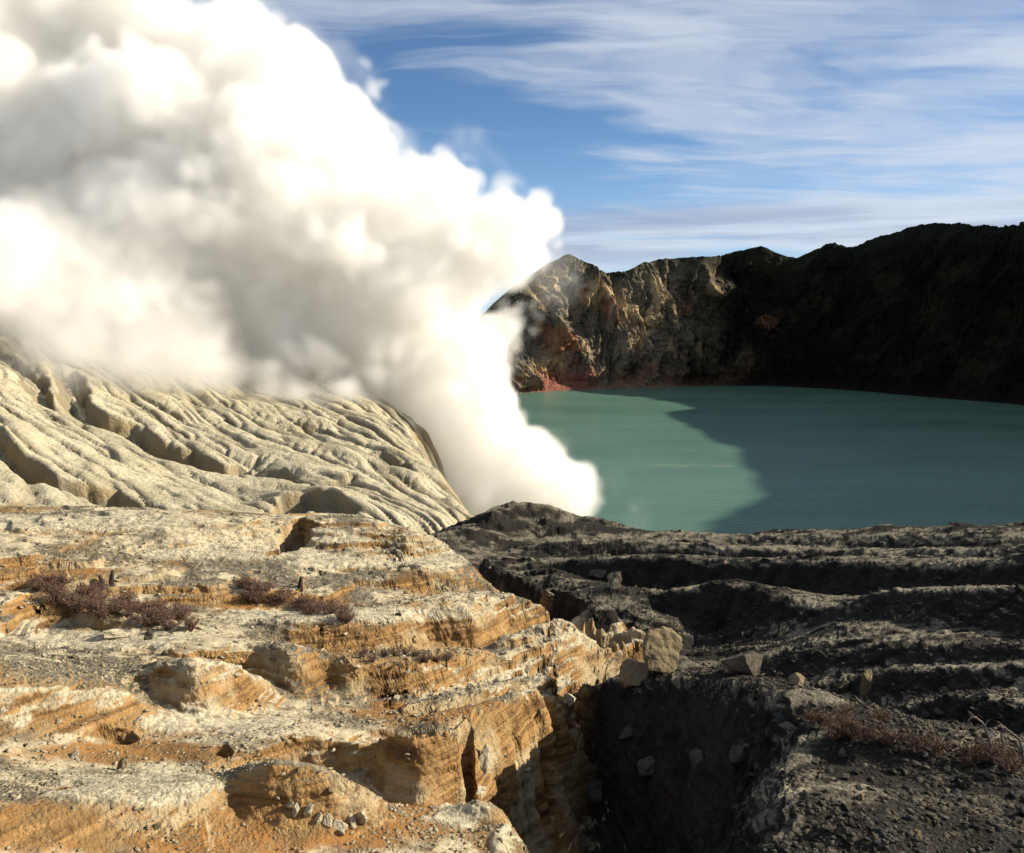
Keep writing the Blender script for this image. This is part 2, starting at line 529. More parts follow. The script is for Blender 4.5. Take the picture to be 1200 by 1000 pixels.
UU = np.linspace(-0.80, 0.80, 321)
LL = np.linspace(math.log(13.0), math.log(250.0), 560)
_X, _c = rbf_fit(FE, KU)
BASE = rbf_grid(_X, _c, UU, LL, KU)
print('rbf', len(FE), round(time.time() - T0, 1))


PITS = [(346, 631, 34, 20, 2.4), (322, 643, 22, 8, 0.8), (396, 786, 12, 22, 1.2), (142, 857, 46, 12, 0.9), (76, 930, 24, 14, 0.9),
        (548, 880, 16, 40, 1.6), (690, 870, 10, 8, 0.4), (262, 893, 26, 8, 0.5), (190, 789, 16, 10, 0.5)]


def pit_place(px, py, wpx, hpx):
    d = DL(px, py)
    u, v = ray(px, py)
    _, v1 = ray(px, py - hpx / 2); _, v2 = ray(px, py + hpx / 2)
    return u, v, u * d, d, max(0.3, wpx / 2 * d / F), max(0.3, 0.5 * d * (v1 - v2) / abs(v))


def step_terrace(S, step, sharp):
    t = S / step
    k = np.floor(t); f = t - k
    g = sstep(0.5 - sharp, 0.5 + sharp, f)
    return (k + g - t) * step


def ground_height(x, y):
    """height of the foreground ground under any point of the world"""
    x = np.asarray(x, np.float32); y = np.asarray(y, np.float32)
    right = side_mask(x, y)
    # break the edges up: small irregular shifts of the plan
    wx = 0.9 * fbm2(x / 6.5, y / 5.5, 3, seed=3) + 0.30 * fbm2(x / 1.3, y / 1.1, 3, seed=7)
    wy = 0.8 * fbm2(x / 6.0, y / 4.5, 3, seed=11) + 0.36 * fbm2(x / 1.4, y / 1.0, 4, 0.55, seed=15)
    k = np.clip(y / 40.0, 0.6, 1.5) * 0.40
    x2 = x + wx * k; y2 = y + wy * k
    z = bilin(BASE, UU, LL, x2 / y2, np.log(np.maximum(y2, 13.0)))
    # small terraces: thin layers of ash, cut back by rain
    warp = 0.36 * fbm2(x / 11.0, y / 6.0, 3, seed=21) + 0.16 * fbm2(x / 3.2, y / 1.8, 3, seed=25) + 0.05 * fbm2(x / 0.8, y / 0.6, 2, seed=28)
    S = z + 0.045 * x - 0.03 * y + warp
    m = sstep(-0.25, 0.30, fbm2(x / 14.0 + 4, y / 7.0, 2, seed=31))
    left = (1 - right) * (0.15 + 0.85 * sstep(25.5, 31, y))
    z = z + (0.75 * m + 0.1) * step_terrace(S, 0.42, 0.13) * np.maximum(left, 0.55 * right)
    z = z + (0.9 - 0.4 * m) * step_terrace(S + 0.13, 0.15, 0.16) * np.maximum(left, 0.55 * right)
    # thin ledges: one resistant layer after another, each with a small broken face
    lw = np.log(np.maximum(y, 1.0)) / 0.030 + 0.10 * x * (1 - right) - 0.06 * x * right + 1.5 * fbm2(x / 10.0, y / 7.0, 3, seed=501) + 0.7 * fbm2(x / 2.5, y / 1.8, 4, 0.6, seed=505)
    f_ = lw - np.floor(lw)
    saw = np.where(f_ < 0.16, f_ / 0.16, 1 - (f_ - 0.16) / 0.84)
    am = sstep(-0.1, 0.45, fbm2(x / 6.0 + 9, y / 4.0, 3, seed=511)) * sstep(24, 34, y) * np.clip(y / 50.0, 0.5, 2.0)
    z = z + (0.17 + 0.10 * right) * am * saw
    lw2 = lw * 2.3 + 0.8 * fbm2(x / 3.0, y / 2.0, 3, seed=515)
    f_ = lw2 - np.floor(lw2)
    z = z + 0.055 * np.clip(y / 50.0, 0.5, 2.0) * sstep(-0.2, 0.3, fbm2(x / 4.0 - 5, y / 3.0, 2, seed=521)) * sstep(24, 34, y) * np.where(f_ < 0.2, f_ / 0.2, 1 - (f_ - 0.2) / 0.8)
    for px, py, wpx, hpx, dep in PITS:
        _, _, cx_, cy_, wx_, wy_ = pit_place(px, py, wpx, hpx)
        q = np.sqrt(((x - cx_) / wx_) ** 2 + ((y - cy_) / wy_) ** 2) + 0.45 * fbm2(x / 0.9, y / 0.9, 2, seed=33)
        z = z - dep * sstep(1.15, 0.75, q)
    # rain rills and lumps
    z = z + (0.10 + 0.12 * right) * fbm2(x / 4.5, y / 3.2, 4, seed=41) + 0.055 * fbm2(x / 0.75, y / 0.6, 4, 0.62, seed=45)
    z = z + 0.15 * right * (ridged2(x / 2.0, y / 1.0, 4, 0.6, seed=55) - 0.6)
    return z


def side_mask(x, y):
    """0 on the ochre terraced hill, 1 on the dark ash across the ravine and the spur flank painted as shade"""
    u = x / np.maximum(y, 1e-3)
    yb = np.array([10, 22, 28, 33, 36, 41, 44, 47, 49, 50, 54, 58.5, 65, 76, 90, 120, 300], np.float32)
    ub = np.array([0.09, 0.075, 0.065, 0.068, 0.078, 0.098, 0.118, 0.15, 0.15, 0.085, 0.06, 0.015, -0.025, -0.07, -0.1, -0.15, -0.2], np.float32)  # also takes in the spur's inner flank, painted dark as shade
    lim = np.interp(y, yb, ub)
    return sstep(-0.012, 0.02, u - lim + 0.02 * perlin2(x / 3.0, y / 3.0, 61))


CRUST_AND_SUNLIT = [(170, 926, 92, 20), (60, 822, 95, 14), (250, 792, 84, 13), (20, 838, 22, 22), (540, 958, 40, 14), (600, 985, 20, 26), (330, 632, 130, 12), (520, 650, 60, 12),
         (110, 750, 110, 12), (440, 660, 90, 8), (430, 722, 160, 9), (250, 845, 90, 14), (560, 790, 70, 9), (100, 612, 150, 10), (280, 650, 120, 7),
         (650, 600, 90, 11), (790, 631, 120, 7), (1040, 632, 190, 6), (880, 644, 150, 5), (1110, 648, 110, 5), (770, 658, 90, 5), (940, 664, 150, 6), (1120, 663, 80, 9), (1030, 744, 120, 15),  # from here mostly painted sunlight on the dark bank's ledge tops
         (1130, 784, 90, 7), (830, 690, 60, 6), (930, 708, 50, 6), (790, 806, 95, 12), (920, 822, 70, 14), (905, 880, 40, 30), (900, 950, 45, 40), (1120, 692, 90, 4), (660, 720, 70, 14), (690, 755, 70, 12)]
BARE = [(140, 972, 190, 30), (150, 882, 130, 13), (400, 960, 160, 40), (330, 925, 60, 24), (60, 670, 80, 12), (300, 705, 110, 9), (60, 715, 70, 9), (440, 745, 110, 8), (520, 835, 120, 12)]


def pixel_of(x, y, z):
    c, s = math.cos(PITCH), math.sin(PITCH)
    f = y * c - z * s
    return 600 + F * x / f, 500 - F * (y * s + z * c) / f


def build_ground(mat):
    nu = 1040
    uc = np.concatenate([np.linspace(-0.78, -0.625, 24)[:-1], np.linspace(-0.625, 0.625, nu), np.linspace(0.625, 0.78, 24)[1:]])
    nf = 1900
    lf = np.linspace(math.log(13.5), math.log(245.0), nf)
    U, L = np.meshgrid(uc, lf, indexing='ij')
    Y = np.exp(L).astype(np.float32); X = (U * Y).astype(np.float32)
    Z = ground_height(X, Y)
    # spend the rows where the surface is long seen from the lookout
    dz = np.abs(np.diff(Z, axis=1)); dy = np.diff(Y, axis=1); ym = Y[:, 1:]
    met = np.sqrt((dz * 0.95) ** 2 + (0.42 * dy) ** 2) / ym
    met *= np.where(ym > 118, 0.25, 1.0)
    met = smooth_cols(met, 10)
    cum = np.concatenate([np.zeros((len(uc), 1)), np.cumsum(met, 1)], 1)
    nr = 860
    Yr = np.empty((len(uc), nr), np.float32); Zr = np.empty_like(Yr)
    for i in range(len(uc)):
        t = np.linspace(0, cum[i, -1], nr)
        Yr[i] = np.interp(t, cum[i], Y[i]); Zr[i] = np.interp(Yr[i], Y[i], Z[i])
    Xr = (uc[:, None] * Yr).astype(np.float32)
    V = np.stack([Xr, Yr, Zr], -1).transpose(1, 0, 2)
    nn = grid_normals(V)
    steep = np.clip(1 - nn[..., 2], 0, 1)
    x, y, z = V[..., 0], V[..., 1], V[..., 2]
    # crumble the steep faces along their normal
    rough = fbm2((x + 0.3 * z) / 0.55, (z * 1.1 + y * 0.4) / 0.5, 4, 0.55, seed=71)
    cr = ridged2((x + y * 0.5) / 0.8, z / 2.6 + y * 0.1, 3, seed=75) - 0.62
    lay_ = fbm2(z * 2.6 + 0.25 * fbm2(x / 1.5, y / 1.5, 2, seed=77), (x + y) / 6.0, 4, 0.6, seed=78)
    V = V + nn * ((0.14 * rough + 0.05 * cr + 0.17 * lay_) * np.clip(steep * 2.2, 0, 1))[..., None]
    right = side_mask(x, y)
    # patches of whole pale crust, painted sunlight on the dark bank's ledges, and bare ochre that the photograph shows
    px_, py_ = pixel_of(x, y, z)
    wob = 0.85 * fbm2(x / 1.7, y / 1.1, 5, 0.62, seed=81)
    crust = np.zeros_like(x); bare = np.zeros_like(x)
    for cx_, cy_, wd, ht in CRUST_AND_SUNLIT:
        q = np.sqrt(((px_ - cx_) / wd) ** 2 + ((py_ - cy_) / ht) ** 2) + wob
        crust = np.maximum(crust, sstep(1.12, 0.9, q))
    for cx_, cy_, wd, ht in BARE:
        q = np.sqrt(((px_ - cx_) / wd) ** 2 + ((py_ - cy_) / ht) ** 2) + wob
        bare = np.maximum(bare, sstep(1.25, 0.75, q))
    V[..., 2] += 0.07 * crust * (1 + 0.7 * fbm2(x / 1.8, y / 0.8, 4, 0.6, seed=85))
    attrs = {'ash_and_shade': right, 'crust': crust, 'bare': bare * (1 - crust)}
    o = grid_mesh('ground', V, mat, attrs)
    o['kind'] = 'structure'
    print('ground', V.shape, round(time.time() - T0, 1))
    return o
# =====================================================================
# MATERIALS
# =====================================================================
def ground_material():
    m, n, out = material('ash_and_ochre_ground')
    geo = n.new('ShaderNodeNewGeometry')
    pos = geo.outputs['Position']
    sepn = n.new('ShaderNodeSeparateXYZ'); n.link(geo.outputs['Normal'], sepn.inputs[0])
    nz = sepn.outputs['Z']
    right = n.attr('ash_and_shade')
    big = n.noise(pos, 0.16, 4.0, 0.55)
    mid = n.noise(pos, 0.75, 5.0, 0.6)
    fin = n.noise(pos, 4.2, 6.0, 0.65)
    strat = n.noise(n.mapping(pos, scale=(0.22, 0.22, 5.5)), 1.0, 5.0, 0.65)
    # --- colours of the layers
    ochre = n.mix(n.mapr(strat, 0.42, 0.58), (0.125, 0.070, 0.028), (0.30, 0.175, 0.068))
    ochre = n.mix(n.mapr(mid, 0.52, 0.72), ochre, (0.31, 0.21, 0.09))
    ochre = n.mix(n.mapr(fin, 0.55, 0.75, 0, 0.6), ochre, (0.13, 0.075, 0.032))
    crust = n.mix(n.mapr(mid, 0.40, 0.66), (0.48, 0.41, 0.27), (0.32, 0.262, 0.165))
    crust = n.mix(n.mapr(fin, 0.50, 0.70, 0, 0.75), crust, (0.14, 0.118, 0.082))
    gravel = n.mix(n.mapr(fin, 0.36, 0.64), (0.070, 0.056, 0.038), (0.25, 0.215, 0.145))
    # how steep: fresh cut faces show ochre, treads carry pale crust and gravel
    st = n.math('ADD', nz, n.math('MULTIPLY', n.math('SUBTRACT', mid, 0.5), 0.42))
    face = n.mapr(st, 0.93, 0.72, 0, 1, True)
    grav = n.mapr(n.math('ADD', big, n.math('MULTIPLY', n.math('SUBTRACT', mid, 0.5), 0.55)), 0.455, 0.555, 0, 1, True)
    streak = n.mapr(n.noise(n.mapping(pos, scale=(0.5, 1.9, 3.0), rot=(0, 0, R(12))), 1.1, 6.0, 0.66), 0.53, 0.66, 0, 0.85, True)
    crust = n.mix(streak, crust, (0.125, 0.094, 0.055))
    tread = n.mix(grav, crust, gravel)
    bare = n.mapr(n.math('ADD', n.noise(n.vmath('ADD', pos, (31, 7, 3)), 0.22, 3.0, 0.5), n.math('MULTIPLY', n.math('SUBTRACT', fin, 0.5), 0.25)), 0.53, 0.60, 0, 1, True)
    tread = n.mix(n.math('MULTIPLY', bare, 0.8), tread, ochre)
    pale_face = n.mapr(n.noise(n.vmath('ADD', pos, (3, 17, 9)), 0.33, 3.0, 0.5), 0.50, 0.62, 0, 0.75, True)
    facec = n.mix(pale_face, ochre, n.mix(0.5, crust, (0.38, 0.29, 0.155)))
    forced = n.attr('crust')  # crust on the terraces, painted sunlit ledges on the dark bank
    tread = n.mix(n.attr('bare'), tread, n.mix(n.mapr(mid, 0.40, 0.62), (0.26, 0.125, 0.038), (0.20, 0.125, 0.055)))
    left = n.mix(face, tread, facec)
    left = n.mix(n.math('MULTIPLY', forced, n.mapr(nz, 0.55, 0.8)), left, n.mix(n.math('MULTIPLY', streak, 0.6), n.mix(n.mapr(fin, 0.42, 0.62), (0.48, 0.42, 0.29), (0.25, 0.208, 0.135)), (0.15, 0.115, 0.07)))
    # --- dark ash across the ravine, with shade and sunlit patches painted in
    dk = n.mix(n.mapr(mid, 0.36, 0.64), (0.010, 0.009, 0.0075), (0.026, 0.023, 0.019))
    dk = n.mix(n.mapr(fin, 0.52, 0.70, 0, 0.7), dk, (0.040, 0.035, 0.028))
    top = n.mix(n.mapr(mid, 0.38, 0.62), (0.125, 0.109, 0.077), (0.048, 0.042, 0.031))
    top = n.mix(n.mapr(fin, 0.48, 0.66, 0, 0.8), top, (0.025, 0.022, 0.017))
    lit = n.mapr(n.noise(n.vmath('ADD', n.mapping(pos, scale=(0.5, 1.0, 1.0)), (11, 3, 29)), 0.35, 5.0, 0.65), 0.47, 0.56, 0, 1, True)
    top = n.mix(lit, (0.022, 0.019, 0.015), n.mix(n.mapr(fin, 0.45, 0.62), (0.21, 0.185, 0.13), (0.06, 0.052, 0.038)))  # sunlit patches painted into the flat tops
    rface = n.mapr(st, 0.985, 0.86, 0, 1, True)  # steeper faces get near-black colour as painted shade
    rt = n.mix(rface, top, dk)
    sunlit_shelf = n.math('MULTIPLY', n.math('MULTIPLY', forced, n.mapr(nz, 0.70, 0.93)), n.mapr(n.math('ADD', mid, n.math('MULTIPLY', n.math('SUBTRACT', fin, 0.5), 0.8)), 0.38, 0.56))
    rt = n.mix(sunlit_shelf, rt, n.mix(n.mapr(fin, 0.42, 0.62), (0.27, 0.235, 0.165), (0.10, 0.087, 0.063)))  # pale colour stands for sun on the ledge tops
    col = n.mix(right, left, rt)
    # --- relief: gravel, lumps, fine cracks
    vor = n.voronoi(pos, 9.0)
    vor2 = n.voronoi(pos, 24.0)
    h = n.math('ADD', n.math('MULTIPLY', n.noise(pos, 2.2, 8.0, 0.68), 0.50), n.math('MULTIPLY', vor, -0.16))
    h = n.math('ADD', h, n.math('MULTIPLY', vor2, -0.06))
    h = n.math('ADD', h, n.math('MULTIPLY', n.noise(n.mapping(pos, scale=(0.6, 0.6, 6.0)), 1.6, 5.0, 0.6), 0.16))
    rough = n.math('MAXIMUM', n.math('MULTIPLY', grav, 0.85), n.math('MAXIMUM', n.math('MULTIPLY', face, 0.55), n.math('MULTIPLY', right, 0.9)))
    bmp = n.bump(h, n.math('ADD', 0.30, n.math('MULTIPLY', rough, 0.65)), 0.42)
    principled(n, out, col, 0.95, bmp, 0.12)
    return m
# =====================================================================
# PALE GULLIED HILL beyond the terraces
# =====================================================================
def build_hill(mat):
    pts = []

    def hp(lst, step=30):
        full = []
        for px, py, d in lst:
            if isinstance(py, tuple):
                u, z = (px - 600) / (F * 0.99), py[1]
            else:
                u, v = ray(px, py); z = v * d
            full.append((px, float(u), math.log(d), float(z)))
        for a, b in zip(full[:-1], full[1:]):
            k = max(1, int(abs(b[0] - a[0]) / step))
            for i in range(k):
                t = i / k
                pts.append(tuple(a[j] + (b[j] - a[j]) * t for j in (1, 2, 3)))
        pts.append(full[-1][1:])
    hp([(-420, ('z', -37), 104), (0, ('z', -40), 106), (300, ('z', -42), 110), (560, ('z', -48), 118)], 80)
    hp([(-420, 590, 122), (0, 606, 126), (120, 616, 130), (240, 626, 134), (330, 630, 138), (420, 634, 145), (500, 636, 156), (560, 640, 170)], 40)
    # eroded channel across the lower slope
    hp([(-200, 500, 150), (0, 526, 152), (70, 566, 150), (140, 596, 147), (215, 614, 143)], 25)
    hp([(-200, 480, 158), (0, 505, 158), (70, 545, 157), (140, 575, 154), (230, 600, 150)], 25)
    # bench above it
    hp([(0, 470, 185), (100, 515, 180), (200, 556, 174), (300, 583, 168), (330, 592, 163)], 25)
    # bowl at the foot
    hp([(312, 606, 150), (345, 604, 154), (385, 606, 154), (412, 612, 152)], 20)
    hp([(310, 590, 160), (335, 572, 168), (365, 566, 170), (400, 572, 168), (420, 592, 160)], 12)
    hp([(430, 585, 172), (480, 590, 178), (530, 602, 184), (556, 614, 186)], 25)
    # step between bench and upper slope
    hp([(0, 440, 205), (100, 492, 200), (200, 535, 195), (300, 560, 190), (400, 566, 186), (450, 570, 188)], 25)
    hp([(0, 425, 212), (100, 475, 208), (200, 515, 204), (300, 545, 198), (400, 553, 194), (470, 560, 198), (510, 585, 196)], 25)
    # upper slope
    hp([(-300, 330, 250), (-100, 375, 245), (0, 398, 240), (100, 430, 240), (200, 460, 236), (300, 490, 230), (400, 515, 222), (470, 525, 220), (505, 545, 214)], 30)
    hp([(-300, 290, 300), (0, 360, 290), (200, 408, 285), (300, 440, 272), (400, 472, 256), (460, 492, 246), (492, 512, 238), (510, 560, 226), (540, 600, 214), (556, 616, 204)], 30)
    hp([(-300, 240, 360), (0, 318, 350), (200, 366, 345), (320, 410, 325), (420, 450, 300), (470, 482, 280), (500, 510, 266)], 40)
    # its far flank and its fall to the lake
    hp([(-300, 190, 440), (0, 290, 430), (200, 350, 420), (340, 420, 400), (430, 480, 380)], 60)
    hp([(520, ('z', -60), 300), (548, ('z', -66), 262), (575, ('z', -72), 232), (600, ('z', -78), 205), (610, ('z', -80), 180)], 20)
    hp([(560, ('z', -98), 340), (600, ('z', -100), 280), (630, ('z', -104), 230), (650, ('z', -106), 190), (650, ('z', -106), 130)], 20)
    hp([(-300, ('z', 60), 560), (100, ('z', 10), 560), (300, ('z', -60), 560), (500, ('z', -108), 480), (650, ('z', -112), 380)], 60)
    A = np.array(pts)
    X, c = rbf_fit(A, 1.0)
    uu = np.linspace(-0.95, 0.12, 160); ll = np.linspace(math.log(100), math.log(570), 260)
    G = rbf_grid(X, c, uu, ll, 1.0)
    # square grid in the world
    cell = 0.62
    xs = np.arange(-265, 22, cell); ys = np.arange(108, 400, cell)
    Xg, Yg = np.meshgrid(xs, ys, indexing='ij')
    Xg = Xg.astype(np.float32); Yg = Yg.astype(np.float32)
    wx = 4.0 * fbm2(Xg / 26, Yg / 26, 3, seed=101); wy = 4.0 * fbm2(Xg / 26, Yg / 26, 3, seed=105)
    wx += 1.0 * fbm2(Xg / 5, Yg / 5, 3, seed=109); wy += 1.0 * fbm2(Xg / 5, Yg / 5, 3, seed=113)
    H = bilin(G, uu, ll, (Xg + wx) / (Yg + wy), np.log(Yg + wy)).astype(np.float64)
    H += 1.3 * fbm2(Xg / 18, Yg / 18, 3, seed=121) + 0.30 * fbm2(Xg / 4, Yg / 4, 3, seed=125) + 0.10 * fbm2(Xg / 1.3, Yg / 1.3, 2, seed=127)
    # older rills, drawn out down the slope
    al = R(-40)
    a_ = Xg * math.cos(al) + Yg * math.sin(al); b_ = -Xg * math.sin(al) + Yg * math.cos(al)
    b_ = b_ + 7 * fbm2(a_ / 60, b_ / 40, 2, seed=131) + 2.0 * fbm2(a_ / 16, b_ / 10, 3, seed=133)
    H += 1.2 * (ridged2(a_ / 95, b_ / 12.0, 2, 0.55, seed=135) - 0.6) * np.clip((Yg - 165) / 30, 0.25, 1)
    rill = np.clip((ridged2(a_ / 62, b_ / 7.5, 1, seed=151) - 0.70) / 0.30, 0, 1)
    rill2 = np.clip((ridged2(a_ / 30, b_ / 3.6, 1, seed=155) - 0.72) / 0.28, 0, 1) * sstep(-0.25, 0.2, fbm2(a_ / 30, b_ / 20, 2, seed=157))
    H -= 1.35 * rill ** 1.2 + 0.6 * rill2 ** 1.2
    # deep arroyos with a sharp upper lip
    def on_hill(px, py):
        u, v = ray(px, py)
        dd = np.linspace(125, 330, 800)
        zz = bilin(G, uu, ll, np.full_like(dd, u), np.log(dd))
        hit = np.nonzero(v * dd <= zz)[0]
        q = dd[hit[0]] if len(hit) else 200.0
        return u * q, q
    for line, wd, dp in (([(-40, 480), (0, 508), (35, 535), (62, 560), (100, 572), (135, 580), (165, 592), (215, 603), (232, 612)], 3.6, 5.5),
                         ([(92, 440), (100, 470), (120, 488), (160, 498), (190, 520), (225, 530), (262, 548)], 3.4, 5.0),
                         ([(262, 548), (290, 545), (330, 552), (372, 566), (400, 560)], 2.4, 3.4),
                         ([(318, 602), (335, 580), (360, 570), (388, 574), (408, 596), (415, 610)], 3.4, 4.5),
                         ([(440, 525), (462, 532), (478, 540)], 2.0, 3.0), ([(0, 600), (60, 592), (110, 600)], 2.2, 2.5), ([(20, 420), (48, 440), (60, 470)], 2.4, 3.5)):
        pl = np.array([on_hill(*p) for p in line])
        best = np.full(H.shape, 1e9); side = np.zeros(H.shape)
        jx = Xg + 1.6 * fbm2(Xg / 6, Yg / 6, 3, seed=141); jy = Yg + 1.6 * fbm2(Xg / 6, Yg / 6, 3, seed=144)
        for (x0, y0), (x1, y1) in zip(pl[:-1], pl[1:]):
            ex, ey = x1 - x0, y1 - y0; L2 = ex * ex + ey * ey + 1e-6
            t_ = np.clip(((jx - x0) * ex + (jy - y0) * ey) / L2, 0, 1)
            qx = jx - x0 - t_ * ex; qy = jy - y0 - t_ * ey
            dq = np.hypot(qx, qy); b_ = dq < best
            best[b_] = dq[b_]; side[b_] = (ex * qy - ey * qx)[b_]
        far = side > 0
        H -= dp * np.where(far, sstep(wd * 0.45, wd * 0.10, best), sstep(wd * 2.2, 0.0, best))
    # rain carves it: water runs to the steepest neighbour and cuts deeper the more of it there is
    nx, ny = H.shape
    offs = [(-1, 0), (1, 0), (0, -1), (0, 1), (-1, -1), (-1, 1), (1, -1), (1, 1)]
    for it in range(3):
        best = np.zeros((nx, ny)); rec = np.full((nx, ny), -1, np.int64)
        ids = np.arange(nx * ny).reshape(nx, ny)
        for dx, dy in offs:
            sh = np.full((nx, ny), 1e9); si = np.full((nx, ny), -1, np.int64)
            xa, xb = max(0, dx), nx + min(0, dx); ya, yb = max(0, dy), ny + min(0, dy)
            sh[xa - dx:xb - dx, ya - dy:yb - dy] = H[xa:xb, ya:yb]
            si[xa - dx:xb - dx, ya - dy:yb - dy] = ids[xa:xb, ya:yb]
            sl = (H - sh) / math.hypot(dx, dy)
            b = sl > best
            best[b] = sl[b]; rec[b] = si[b]
        order = np.argsort(-H.ravel())
        acc = [1.0] * (nx * ny)
        rl = rec.ravel().tolist()
        for i in order.tolist():
            r = rl[i]
            if r >= 0:
                acc[r] += acc[i]
        A_ = np.array(acc).reshape(nx, ny)
        la = np.log(A_)
        cut = 0.78 * np.clip((la - 1.6) / 5.0, 0, 1.2) * np.clip(best / (cell * 0.35), 0, 1.3)
        cut = (cut + smooth_cols(smooth_cols(cut, 1).T, 1).T) * 0.5
        H -= cut * (1.5 if it < 2 else 1.0)
        s_ = smooth_cols(smooth_cols(H, 1).T, 1).T
        H = H * 0.85 + s_ * 0.15
    V = np.stack([Xg, Yg, H.astype(np.float32)], -1)
    rill_tone = np.maximum(np.clip((la - 3.0) / 4.0, 0, 1), np.maximum(0.75 * rill ** 2, 0.6 * rill2 ** 2))  # darker tone along rills and drainage lines
    o = grid_mesh('pale_hill', V, mat, {'gully': rill_tone}, flip=True)
    o['kind'] = 'structure'
    print('hill', V.shape, round(time.time() - T0, 1))
    return o


# =====================================================================
# CRATER WALL and LAKE
# =====================================================================
LAKE_Z = -100.0


def build_crater_wall(mat):
    # plan of the foot of the wall (metres), from behind the plume round the far shore to the right and back towards us
    foot = np.array([(-420, 900), (-300, 1010), (-190, 1080), (-110, 1085), (-55, 1105), (0, 1130), (60, 1175), (105, 1205), (150, 1210), (215, 1240), (290, 1270), (370, 1265), (450, 1200), (515, 1080), (570, 1000), (610, 900), (632, 780), (640, 640), (640, 500), (625, 360), (600, 240), (560, 150)], float)
    # height of the rim above the lake along the same points
    px_r = np.array([540, 560, 590, 600, 612, 625, 640, 652, 665, 678, 690, 700, 715, 730, 745, 760, 800, 830, 860, 885, 905, 925, 940, 965, 990, 1010, 1040, 1060, 1100, 1150, 1200, 1300], float)
    py_r = np.array([410, 385, 360, 347, 336, 325, 312, 303, 297, 303, 309, 316, 319, 317, 311, 306, 302, 300, 293, 289, 299, 303, 295, 285, 289, 283, 270, 263, 261, 265, 262, 256], float)
    seg = np.hypot(*np.diff(foot, axis=0).T)
    s = np.concatenate([[0], np.cumsum(seg)])
    ns, nh = 1150, 300
    # finer along the part in view
    ss = np.concatenate([np.linspace(0, s[3], 60)[:-1], np.linspace(s[3], s[14], 960)[:-1], np.linspace(s[14], s[-1], 133)])
    fx = np.interp(ss, s, foot[:, 0]); fy = np.interp(ss, s, foot[:, 1])
    k = 22
    fx = smooth_cols(fx[:, None], k)[:, 0]; fy = smooth_cols(fy[:, None], k)[:, 0]
    tx = np.gradient(fx, ss); ty = np.gradient(fy, ss)
    tl = np.hypot(tx, ty); tx /= tl; ty /= tl
    ox, oy = -ty, tx                          # pointing away from the lake (up the wall)
    back = np.full_like(ss, 105.0)
    rx = fx + ox * back; ry = fy + oy * back
    u = rx / np.maximum(ry, 1); pxx = 600 + u * F * math.cos(PITCH)
    zr = np.empty_like(ss)
    for i in range(len(ss)):
        zr[i] = float(ray(pxx[i], np.interp(pxx[i], px_r, py_r))[1]) * ry[i]
    # beyond the frame: high enough that the wall's shadow reaches the middle of the lake
    i_out = np.argmax(ss > s[13] + 30)
    tt = np.clip((ss - s[13] - 30) / 120.0, 0, 1)
    rim_out = WALL_OUT(rx, ry)
    zr = zr * (1 - tt) + rim_out * tt
    nz = lambda f, o, sd: fbm2(ss / f, ss * 0 + sd * 3.7, o, 0.55, seed=sd)
    zr = zr + (4.5 - 3.7 * tt) * nz(26, 5, 201) + (2.4 - 2.2 * tt) * nz(5, 3, 205)
    hgt = zr - (LAKE_Z - 2)
    t = np.linspace(0, 1, nh)[None, :]
    S = ss[:, None] + 0 * t
    prof = np.interp(t[0], [0, 0.03, 0.07, 0.45, 0.70, 0.90, 1.0], [0.0, 0.16, 0.24, 0.48, 0.62, 0.84, 1.0])[None, :]
    zz = (LAKE_Z - 2) + hgt[:, None] * t
    bx = fx[:, None] + ox[:, None] * back[:, None] * prof
    by = fy[:, None] + oy[:, None] * back[:, None] * prof
    # buttresses, chutes and ledges, pushed out of the wall towards the lake
    hh = hgt[:, None] * t
    lean = S + 0.38 * hh
    sw = S + 14 * fbm2(S / 60, hh / 45, 3, seed=211)
    b1 = ridged2((sw + 0.30 * hh) / 92.0, hh / 420.0 + 3.0, 1, seed=215) - 0.55
    b2 = ridged2((sw - 0.35 * hh) / 40.0, hh / 160.0, 2, seed=219) - 0.6
    b3 = ridged2(sw / 13.0 + 0.3 * fbm2(S / 20, hh / 20, 2, seed=221), hh / 55.0, 3, 0.55, seed=223) - 0.6
    b4 = fbm2(S / 9.0, hh / 7.0, 5, 0.6, seed=227)
    b5 = ridged2((sw + 0.12 * hh) / 6.0, hh / 48.0, 3, 0.6, seed=229) - 0.6
    led = fbm2(S / 60.0, hh / 9.0, 3, seed=231)
    env = np.clip(t * 9, 0, 1) * (0.45 + 0.55 * np.clip((1 - t) * 4, 0, 1))
    eastw = 1 - 0.5 * sstep(s[9], s[12], ss)[:, None]
    disp = eastw * (46 * b1 + 30 * b2 + 14 * b3 + 5.5 * b5 + 3.6 * b4 + 3.5 * led) * env
    bx = bx - ox[:, None] * disp; by = by - oy[:, None] * disp
    zz = zz + 2.0 * fbm2(S / 7.0, hh / 7.0, 3, seed=235) * env
    V = np.stack([bx, by, zz], -1)
    # outer flank behind the rim
    nb = 24
    q = np.linspace(0, 1, nb + 1)[1:][None, :, None]
    tops = V[:, -1:, :]
    fl = tops + np.stack([ox, oy, 0 * ox], -1)[:, None, :] * (q * 420.0)
    fl[..., 2] -= (q[..., 0] ** 1.3) * 240 + 0 * fl[..., 2]
    fl[..., 2] += 4 * fbm2(fl[..., 0] / 30, fl[..., 1] / 30, 3, seed=239) * np.clip(q[..., 0] * 4, 0, 1)
    V = np.concatenate([V, fl], 1)
    hrel = np.concatenate([np.broadcast_to(t, (len(ss), nh)), np.ones((len(ss), nb))], 1)
    o = grid_mesh('crater_wall', V, mat, {'up': hrel}, flip=True)
    o['kind'] = 'structure'
    print('wall', V.shape, round(time.time() - T0, 1))
    return o


